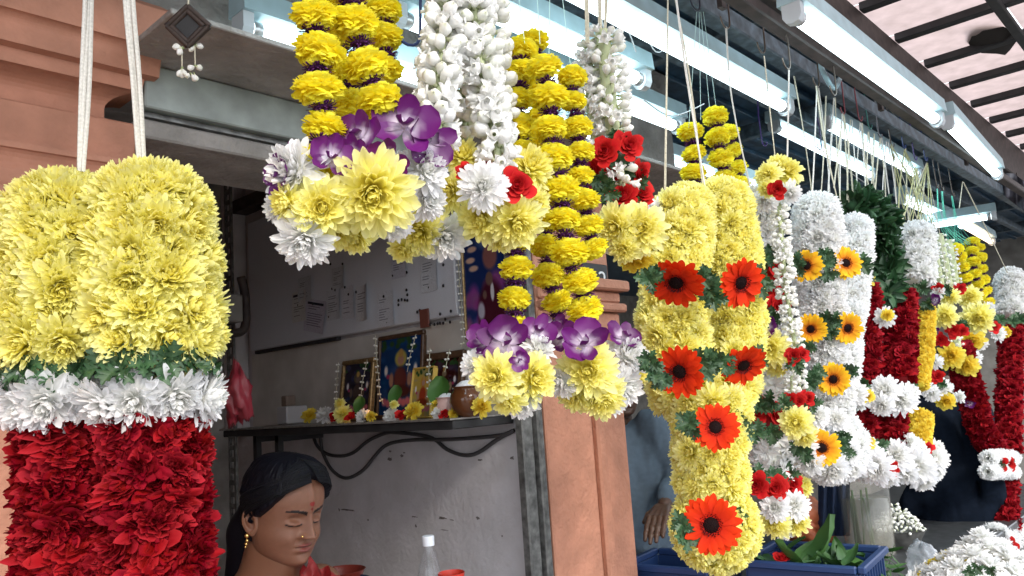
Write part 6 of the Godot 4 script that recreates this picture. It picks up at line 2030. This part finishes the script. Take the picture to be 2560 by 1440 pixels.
func people() -> void:
	M.skin = tinted(0.48, 0.0, 0.45)
	M.skin.subsurf_scatter_enabled = true
	M.skin.subsurf_scatter_strength = 0.15
	M.hair = tinted(0.55, 0.0, 0.3)
	# --- woman bent over her work in the first stall
	var aim := atd(772, 1298, 1.75)         # bridge between her eyes
	var R := Vector3(CAM.x.x, 0, CAM.x.z).normalized()
	var Tc := Vector3(-aim.x, 0, -aim.z).normalized()
	var fh := (R * cos(deg_to_rad(43)) + Tc * sin(deg_to_rad(43))).normalized()
	var pitch := deg_to_rad(13)
	var f := (fh * cos(pitch) - Vector3.UP * sin(pitch)).normalized()
	var sd := Vector3.UP.cross(fh).normalized()
	var u := f.cross(sd).normalized()
	var B := Basis(sd, u, f)
	var at := aim - B * Vector3(0, 0.114, 0.082)
	var T := Transform3D(B, at)
	var skin := Color(0.21, 0.095, 0.058)
	var nb := at - Vector3.UP * 0.075 - fh * 0.062      # pit of the neck
	var seat := Vector3(nb.x - fh.x * 0.05, 0.0, nb.z - fh.z * 0.05)
	var g := thing("person", "woman in a red sari with black hair and gold earring looking down", "person", seat)
	var mb := MB.new()
	head(mb, T, skin, true)
	var up := Vector3.UP
	var sh := [nb - up * 0.03 + sd * 0.16, nb - up * 0.03 - sd * 0.16]
	var el := [sh[0] - up * 0.26 + fh * 0.06 + sd * 0.02, sh[1] - up * 0.26 + fh * 0.06 - sd * 0.02]
	var wr := [el[0] + fh * 0.21 - up * 0.02 - sd * 0.07, el[1] + fh * 0.21 - up * 0.02 + sd * 0.07]
	var bones := [[T * Vector3(0, 0.05, -0.025), nb, 0.058, 0.066], [T * Vector3(0, 0.022, 0.02), nb + fh * 0.015, 0.046, 0.055], [nb - up * 0.02, sh[0], 0.055, 0.052], [nb - up * 0.02, sh[1], 0.055, 0.052], [nb - up * 0.06, nb - up * 0.42 - fh * 0.02, 0.1, 0.125]]
	for s in 2:
		bones.append([sh[s], el[s], 0.05, 0.04])
		bones.append([el[s], wr[s], 0.04, 0.025])
	flesh(mb, bones, 0.01, 0.035, skin)
	for s in 2:
		var fb := []
		var hd: Vector3 = (wr[s] - el[s]).normalized()
		fingers(fb, wr[s], hd, -up, hd.cross(up).normalized() * (1.0 if s == 0 else -1.0), 0.4)
		flesh(mb, fb, 0.0045, 0.006, skin)
	part(g, "body", mb, M.skin)
	mb = MB.new()
	hair(mb, T, 0.016, true)
	var hb := [[T * Vector3(0, 0.08, -0.1), T * Vector3(0, 0.03, -0.115), 0.045, 0.05], [T * Vector3(0, 0.03, -0.115), nb - fh * 0.09 - up * 0.05, 0.05, 0.042], [nb - fh * 0.09 - up * 0.05, nb - fh * 0.12 - up * 0.3, 0.042, 0.025]]
	flesh(mb, hb, 0.006, 0.02, Color(0.006, 0.006, 0.008))
	part(g, "hair", mb, M.hair)
	var sari := worn(Color(0.36, 0.02, 0.022), 0.25, 71, 10.0, 0.55)
	mb = MB.new()
	bones = [[nb - up * 0.125 - fh * 0.03, nb - up * 0.43 - fh * 0.02, 0.118, 0.14]]
	for s in 2: bones.append([sh[s] - up * 0.005, sh[s].lerp(el[s], 0.55), 0.064, 0.057])
	bones.append([sh[1] - up * 0.02 + sd * 0.05, nb - up * 0.17 + fh * 0.06, 0.05, 0.07])
	bones.append([sh[0] - up * 0.02 - sd * 0.05, nb - up * 0.17 + fh * 0.06, 0.05, 0.07])
	flesh(mb, bones, 0.009, 0.03, Color.WHITE, 0.012)
	part(g, "blouse", mb, sari)
	# loose end of the sari gathered over the far shoulder
	mb = MB.new()
	var k := mb.v.size()
	var a0 := atd(735, 1470, 1.72)
	var path := spline([atd(742, 1480, 1.70), atd(752, 1425, 1.73), atd(775, 1400, 1.76), atd(800, 1412, 1.79), atd(822, 1440, 1.8), atd(835, 1500, 1.8)], 6)
	for q in path.size():
		for w in 12:
			var t := w / 11.0
			var fold := 0.008 * sin(t * 17.0 + q * 0.35) + 0.004 * sin(t * 31.0 - q * 0.5)
			mb.vert(path[q] + Vector3(0, -0.16 * t - 0.01 * sin(q * 0.8), 0) + (EYE - path[q]).normalized() * fold + fh * fold, Color.WHITE)
	mb.grid(path.size(), 12, k)
	var thin := sari.duplicate()
	thin.backlight_enabled = true
	thin.backlight = Color(0.7, 0.7, 0.7)
	part(g, "sari_drape", mb, thin)
	mb = MB.new()
	bones = [[nb - up * 0.44 - fh * 0.02, nb - up * 0.6, 0.15, 0.17]]
	for s in [-1.0, 1.0]:
		var kn: Vector3 = Vector3(seat.x, 0.62, seat.z) + fh * 0.36 + sd * s * 0.1
		bones.append([nb - up * 0.62 + sd * s * 0.08, kn, 0.11, 0.09])
		bones.append([kn, Vector3(kn.x, 0.1, kn.z), 0.09, 0.12])
	flesh(mb, bones, 0.02, 0.05, Color.WHITE, 0.02)
	part(g, "skirt", mb, sari)
	var gold := plain(Color(0.8, 0.55, 0.2), 0.25, 1.0)
	for s in [-1.0, 1.0]:
		mb = MB.new()
		for e in [[0.0, 0.073, 0.0055], [0.003, 0.063, 0.004], [0.001, 0.055, 0.0042], [0.0, 0.048, 0.0028]]: mb.ball(T * Vector3(s * 0.0875, e[1] - 0.006, -0.012 + e[0]), Vector3.ONE * e[2], Color.WHITE, 8, 5)
		part(g, "earring", mb, gold)
	mb = MB.new()
	mb.ball(T * Vector3(-0.0195, 0.081, 0.0905), Vector3.ONE * 0.0028, Color.WHITE, 8, 5)
	part(g, "nose_stud", mb, gold)
	mb = MB.new()
	var nk := []
	for q in 15:
		var an := -PI * 0.62 + PI * 1.24 * q / 14.0
		nk.append(nb + up * (0.012 - 0.055 * pow(cos(an * 0.8), 2.0)) + (fh * cos(an) * 0.082 + sd * sin(an) * 0.078))
	mb.tube(spline(nk, 3), 0.0014, 5)
	part(g, "necklace", mb, gold)
	mb = MB.new()
	var sc := Color.WHITE
	mb.lathe([[0.001, 0, sc], [0.17, 0, sc], [0.17, 0.03, sc], [0.03, 0.05, sc], [0.03, nb.y - 0.8, sc], [0.17, nb.y - 0.78, sc], [0.17, nb.y - 0.74, sc], [0.001, nb.y - 0.74, sc]], 20, Transform3D(Basis(), seat))
	solo("stool", mb, M.brown, "brown round stool under the woman in the red sari", "stool")

	# --- man in a blue shirt behind the pillar
	var blue := worn(Color(0.1, 0.145, 0.195), 0.15, 72, 6.0, 0.85)
	var navy := worn(Color(0.006, 0.01, 0.019), 0.2, 73, 6.0, 0.95)
	navy.metallic_specular = 0.2
	var dk := Color(0.085, 0.045, 0.03)
	var c0 := atd(1548, 1100, 3.05)
	person("man in a blue grey shirt standing past the square pillar", Vector3(c0.x, 0.0, c0.z), Vector3(-0.5, 0, 0.85).normalized(), 1.68, dk, blue, M.dark, atd(1662, 1262, 2.78), atd(1700, 1190, 2.95), atd(1640, 1065, 3.0), 1.0)
	var c1 := atd(2370, 1150, 3.75)
	person("person in dark navy clothes standing among the far garlands", Vector3(c1.x, 0.0, c1.z), Vector3(0.3, 0, -1).normalized(), 1.7, dk, navy, M.dark, atd(2440, 1350, 3.55), atd(2482, 1230, 3.6), atd(2440, 1045, 3.65), -1.0)
	print("people done")

# ---------------------------------------------------------------- table of the second stall
func crate(label: String, c: Vector3, half: Vector2, h: float, turn: float) -> void:      # open slatted tray
	var g := thing("plastic_crate", label, "crate", c, "blue crates on the stall table")
	var m := plain(Color(0.012, 0.036, 0.12), 0.45)
	var b := Basis(Vector3.UP, turn)
	var add := func(called: String, p0: Vector3, p1: Vector3, e: float) -> void:
		var mb := MB.new()
		mb.box(p0, p1, Color.WHITE, e)
		var o := MeshInstance3D.new()
		o.name = called
		o.mesh = mb.mesh(m)
		o.basis = b
		g.add_child(o, true)
	var x := half.x
	var z := half.y
	add.call("base", Vector3(-x + 0.02, 0, -z + 0.02), Vector3(x - 0.02, 0.008, z - 0.02), 0.002)
	for s in [-1.0, 1.0]:
		add.call("rim", Vector3(-x, h - 0.022, s * z - 0.012), Vector3(x, h, s * z + 0.012), 0.004)
		add.call("rim", Vector3(s * x - 0.012, h - 0.0221, -z + 0.013), Vector3(s * x + 0.012, h - 0.0005, z - 0.013), 0.004)
		add.call("side", Vector3(-x + 0.008, 0.004, s * (z - 0.008) - 0.003), Vector3(x - 0.008, h - 0.0225, s * (z - 0.008) + 0.003), 0.001)
		add.call("side", Vector3(s * (x - 0.008) - 0.003, 0.0041, -z + 0.012), Vector3(s * (x - 0.008) + 0.003, h - 0.0226, z - 0.012), 0.001)
		for q in 9:
			var px := lerpf(-x + 0.03, x - 0.03, q / 8.0)
			add.call("rib", Vector3(px - 0.004, 0.006, s * (z - 0.004) - 0.004), Vector3(px + 0.004, h - 0.024, s * (z - 0.004) + 0.0045), 0.001)

func lump(c: Vector3, r: Vector3, sd: int, amount: float, freq := 1.6) -> MB:
	var mb := MB.new()
	var n := FastNoiseLite.new()
	n.seed = sd
	n.frequency = freq
	mb.ball(Vector3.ZERO, Vector3.ONE, Color.WHITE, 28, 18)
	for q in mb.v.size():
		var d := mb.v[q]
		mb.v[q] = c + d * r * (1.0 + amount * n.get_noise_3dv(d) + amount * 0.4 * n.get_noise_3dv(d * 3.0))
	return mb

func market_table() -> void:
	rng.seed = 91
	var ty := 0.86
	var g := thing("stall_table", "steel topped trestle table at the front of the second stall", "table", Vector3(3.4, 0, -1.2))
	var mb := MB.new()
	mb.box(Vector3(2.2, ty - 0.03, -1.72), Vector3(5.4, ty, -0.86), Color.WHITE, 0.004)
	part(g, "top", mb, worn(Color(0.1, 0.105, 0.11), 0.3, 81, 3.0, 0.4, 0.0, 0.4))
	for p in [Vector2(2.25, -0.92), Vector2(2.25, -1.66), Vector2(5.35, -0.92), Vector2(5.35, -1.66)]:
		mb = MB.new()
		mb.box(Vector3(p.x - 0.025, 0, p.y - 0.025), Vector3(p.x + 0.025, ty - 0.031, p.y + 0.025), Color.WHITE, 0.003)
		part(g, "leg", mb, M.steel)
	var c1 := ony(2035, 1382, 1.0)
	c1.y = ty + 0.001
	crate("blue plastic crate heaped with green leaves before the glass vase", c1, Vector2(0.16, 0.175), 0.14, 0.12)
	var c2 := ony(1705, 1395, 0.98)
	c2.y = ty + 0.001
	crate("blue plastic crate on the table beside the square pillar", c2, Vector2(0.13, 0.16), 0.12, 0.12)
	# leaves in the first crate
	var ins := c1 + Vector3(0, 0.09, 0)
	for s in [[Vector3(0.02, 0.05, 0.04), Vector3(0.4, 0.35, 0.5), 0.2, 0.13, "big folded green leaf standing up in the leaf crate", 0.9], [Vector3(-0.06, 0.03, -0.06), Vector3(-0.3, 0.5, -0.4), 0.13, 0.13, "pale round green leaf in the leaf crate", 0.3], [Vector3(0.06, 0.02, 0.1), Vector3(0.3, 0.1, 0.9), 0.17, 0.09, "dark green leaf hanging over the leaf crate rim", -0.9], [Vector3(0.0, 0.02, -0.02), Vector3(0.9, 0.2, 0.1), 0.16, 0.1, "green leaf lying flat in the leaf crate", 0.4]]:
		mb = MB.new()
		var d: Vector3 = s[1].normalized()
		var nn := (Vector3.UP - d * d.y).normalized()
		broad(mb, ins + s[0] - d * s[2] * 0.45, d, nn, s[2], s[3], 0.35, s[5], Color(0.05, 0.14, 0.03), Color(0.07, 0.17, 0.04), 0.4, 0.006)
		solo("loose_leaf", mb, M.leaf, s[4], "leaf", "leaves in the blue crate")
	mb = MB.new()
	for q in 26:
		var p := ins + Vector3(rnd(-0.12, 0.12), rnd(-0.03, 0.03), rnd(-0.13, 0.13))
		var d := Vector3(rnd(-1, 1), rnd(0.1, 0.7), rnd(-1, 1)).normalized()
		broad(mb, p, d, (Vector3.UP - d * d.y).normalized(), rnd(0.07, 0.12), 0.05, 0.3, rnd(-0.6, 0.8), Color(0.03, 0.09, 0.02), Color(0.04, 0.11, 0.03), 0.4, 0.004)
	solo("leaf_heap", mb, M.leaf, "loose heap of small dark leaves filling the leaf crate", "leaves", "", "stuff")
	var rr := ony(1952, 1398, 0.99)
	var o := MeshInstance3D.new()
	o.name = numbered("loose_red_rose")
	o.mesh = FL.rose[0]
	add_child(o)
	o.transform = Transform3D(bY(Vector3(-0.5, 0.8, 0.4)).scaled_local(Vector3.ONE * 0.024), rr)
	meta(o, "single red rose head lying in the leaf crate", "flower")
	mb = MB.new()
	for q in 40:
		var p := ony(2188, 1410, ty + 0.06) + Vector3(rnd(-0.05, 0.05), rnd(-0.05, 0.04), rnd(-0.05, 0.05))
		var d := Vector3(rnd(-0.6, 0.6), rnd(-1.0, 0.3), rnd(0.0, 0.8)).normalized()
		broad(mb, p, d, (Vector3(0.2, 0.5, 0.8) - d * d.dot(Vector3(0.2, 0.5, 0.8))).normalized(), rnd(0.05, 0.1), 0.014, 0.2, rnd(-0.5, 0.5), Color(0.03, 0.09, 0.02), Color(0.05, 0.13, 0.03), 0.4, 0.001)
	solo("green_bundle", mb, M.leaf, "bundle of thin green leaves beside the leaf crate", "greens", "", "stuff")
	# orange bag behind the crate
	var ob := ony(2022, 1372, ty + 0.06)
	ob += (ob - EYE).normalized() * 0.28
	ob.y = ty + 0.075
	solo("plastic_bag", lump(ob + Vector3(0, 0.02, 0), Vector3(0.12, 0.1, 0.1), 5, 0.5, 1.2), plain(Color(0.5, 0.13, 0.05), 0.5), "crumpled orange bag behind the leaf crate", "bag")
	# vase
	var vp := ony(2178, 1384, ty)
	g = thing("glass_vase", "tall straight glass vase half full of water and stems", "vase", vp)
	var k := depth(vp) / F
	var vr := 62 * k
	var vh := 190 * k
	mb = MB.new()
	var c := Color.WHITE
	mb.lathe([[0.001, 0.001, c], [vr * 0.94, 0.001, c], [vr * 0.95, vh * 0.4, c], [vr, vh, c]], 32, Transform3D(Basis(), vp))
	var gl := plain(Color(0.75, 0.74, 0.66), 0.08)
	gl.transparency = BaseMaterial3D.TRANSPARENCY_ALPHA
	gl.albedo_color.a = 0.12
	part(g, "glass", mb, gl)
	mb = MB.new()
	mb.lathe([[vr * 0.91, 0.004, c], [vr * 0.92, vh * 0.72, c], [0.001, vh * 0.72, c]], 28, Transform3D(Basis(), vp))
	var wm := plain(Color(0.3, 0.29, 0.22), 0.1)
	wm.transparency = BaseMaterial3D.TRANSPARENCY_ALPHA
	wm.albedo_color.a = 0.3
	part(g, "water", mb, wm)
	for q in 9:
		mb = MB.new()
		var a := vp + Vector3(rnd(-0.6, 0.1) * vr, 0.006, rnd(-0.5, 0.5) * vr)
		mb.tube([a, a + Vector3(rnd(-0.02, 0.02), vh * rnd(0.5, 0.85), rnd(-0.02, 0.02))], 0.004, 6)
		part(g, "stem", mb, plain(Color(0.05, 0.1, 0.03), 0.6))
	# bowl of jasmine, pale bags
	var jp := ony(2262, 1385, ty)
	jp += Vector3(0.12, 0, -0.05)
	mb = MB.new()
	mb.lathe([[0.001, 0, c], [0.06, 0, c], [0.1, 0.07, c], [0.105, 0.072, c], [0.095, 0.066, c], [0.001, 0.03, c]], 24, Transform3D(Basis(), jp))
	solo("steel_bowl", mb, M.steel, "steel bowl heaped with jasmine buds behind the glass vase", "bowl")
	g = thing("jasmine_heap", "heap of loose white jasmine buds in the steel bowl", "jasmine", jp + Vector3(0, 0.06, 0))
	for q in 150:
		var az := q * 2.399963
		var r := 0.095 * sqrt(q / 150.0)
		put(g, "jasmine_bud", FL.bud[q % 3], bY(jit(1.0) + Vector3(0, 0.3, 0)).scaled_local(Vector3.ONE * 0.013), jp + Vector3(cos(az) * r, 0.065 + 0.1 * (1.0 - r / 0.1), sin(az) * r))
	var bm := plain(Color(0.5, 0.55, 0.6), 0.2)
	bm.transparency = BaseMaterial3D.TRANSPARENCY_ALPHA
	bm.albedo_color.a = 0.25
	var bp := ony(2300, 1420, ty + 0.04)
	solo("plastic_bag", lump(bp + Vector3(0.05, 0.015, 0), Vector3(0.05, 0.06, 0.05), 8, 0.4, 1.3), bm, "clear grey plastic bag beside the steel bowl", "bag")
	# heaps of cut flowers
	var fp := ony(2470, 1440, ty + 0.1)
	g = thing("flower_heap", "heap of loose white chrysanthemums on the table under the far red garland", "flowers", Vector3(fp.x, ty, fp.z))
	for q in 70:
		var az := q * 2.399963
		var r := sqrt(q / 70.0)
		var d := Vector3(cos(az) * r, 1.15 - r, sin(az) * r)
		bloom(g, "white_small", Vector3(fp.x, ty + 0.02, fp.z) + d * Vector3(0.3, 0.16, 0.22), d + jit(0.25), rnd(0.036, 0.048))
	sprigs(g, [[2440, 1420], [2475, 1425], [2420, 1430]], fp.z + 0.16, 18)
	fp = ony(2390, 1470, ty + 0.06)
	g = thing("flower_heap", "heap of loose golden chrysanthemums in front of the white flower heap", "flowers", Vector3(fp.x, ty, fp.z))
	for q in 24:
		var az := q * 2.399963
		var r := sqrt(q / 24.0)
		var d := Vector3(cos(az) * r, 1.15 - r, sin(az) * r)
		bloom(g, "gold", Vector3(fp.x, ty + 0.02, fp.z) + d * Vector3(0.14, 0.1, 0.14), d + jit(0.25), rnd(0.036, 0.05))
	# navy cloth behind the vase
	mb = MB.new()
	var n0 := mb.v.size()
	for r in 10:
		for q in 14:
			var p := atd(lerpf(2045, 2125, q / 13.0), lerpf(1190, 1340, r / 9.0), 3.1 + 0.02 * sin(q * 1.7 + r * 0.2))
			mb.vert(p, c)
	mb.grid(10, 14, n0)
	solo("hanging_cloth", mb, worn(Color(0.01, 0.025, 0.07), 0.2, 83, 6.0, 0.85), "navy cloth hanging behind the glass vase", "cloth")
	# bent metal sheet at the far awning corner
	mb = MB.new()
	n0 = mb.v.size()
	for r in 8:
		for q in 16:
			var p := atd(lerpf(2485, 2640, q / 15.0), lerpf(395, 470, r / 7.0) + q * 8.0, 4.6 + 0.03 * sin(q * 1.5))
			mb.vert(p, c)
	mb.grid(8, 16, n0)
	solo("hanging_metal_sheet", mb, worn(Color(0.12, 0.12, 0.15), 0.4, 84, 3.0, 0.4, 0.0, 0.4), "bent corrugated metal sheet at the far corner of the awning", "metal sheet")
	print("table done")

func _ready() -> void:
	setup()
	structure()
	make_flowers()
	garlands()
	interior()
	people()
	market_table()
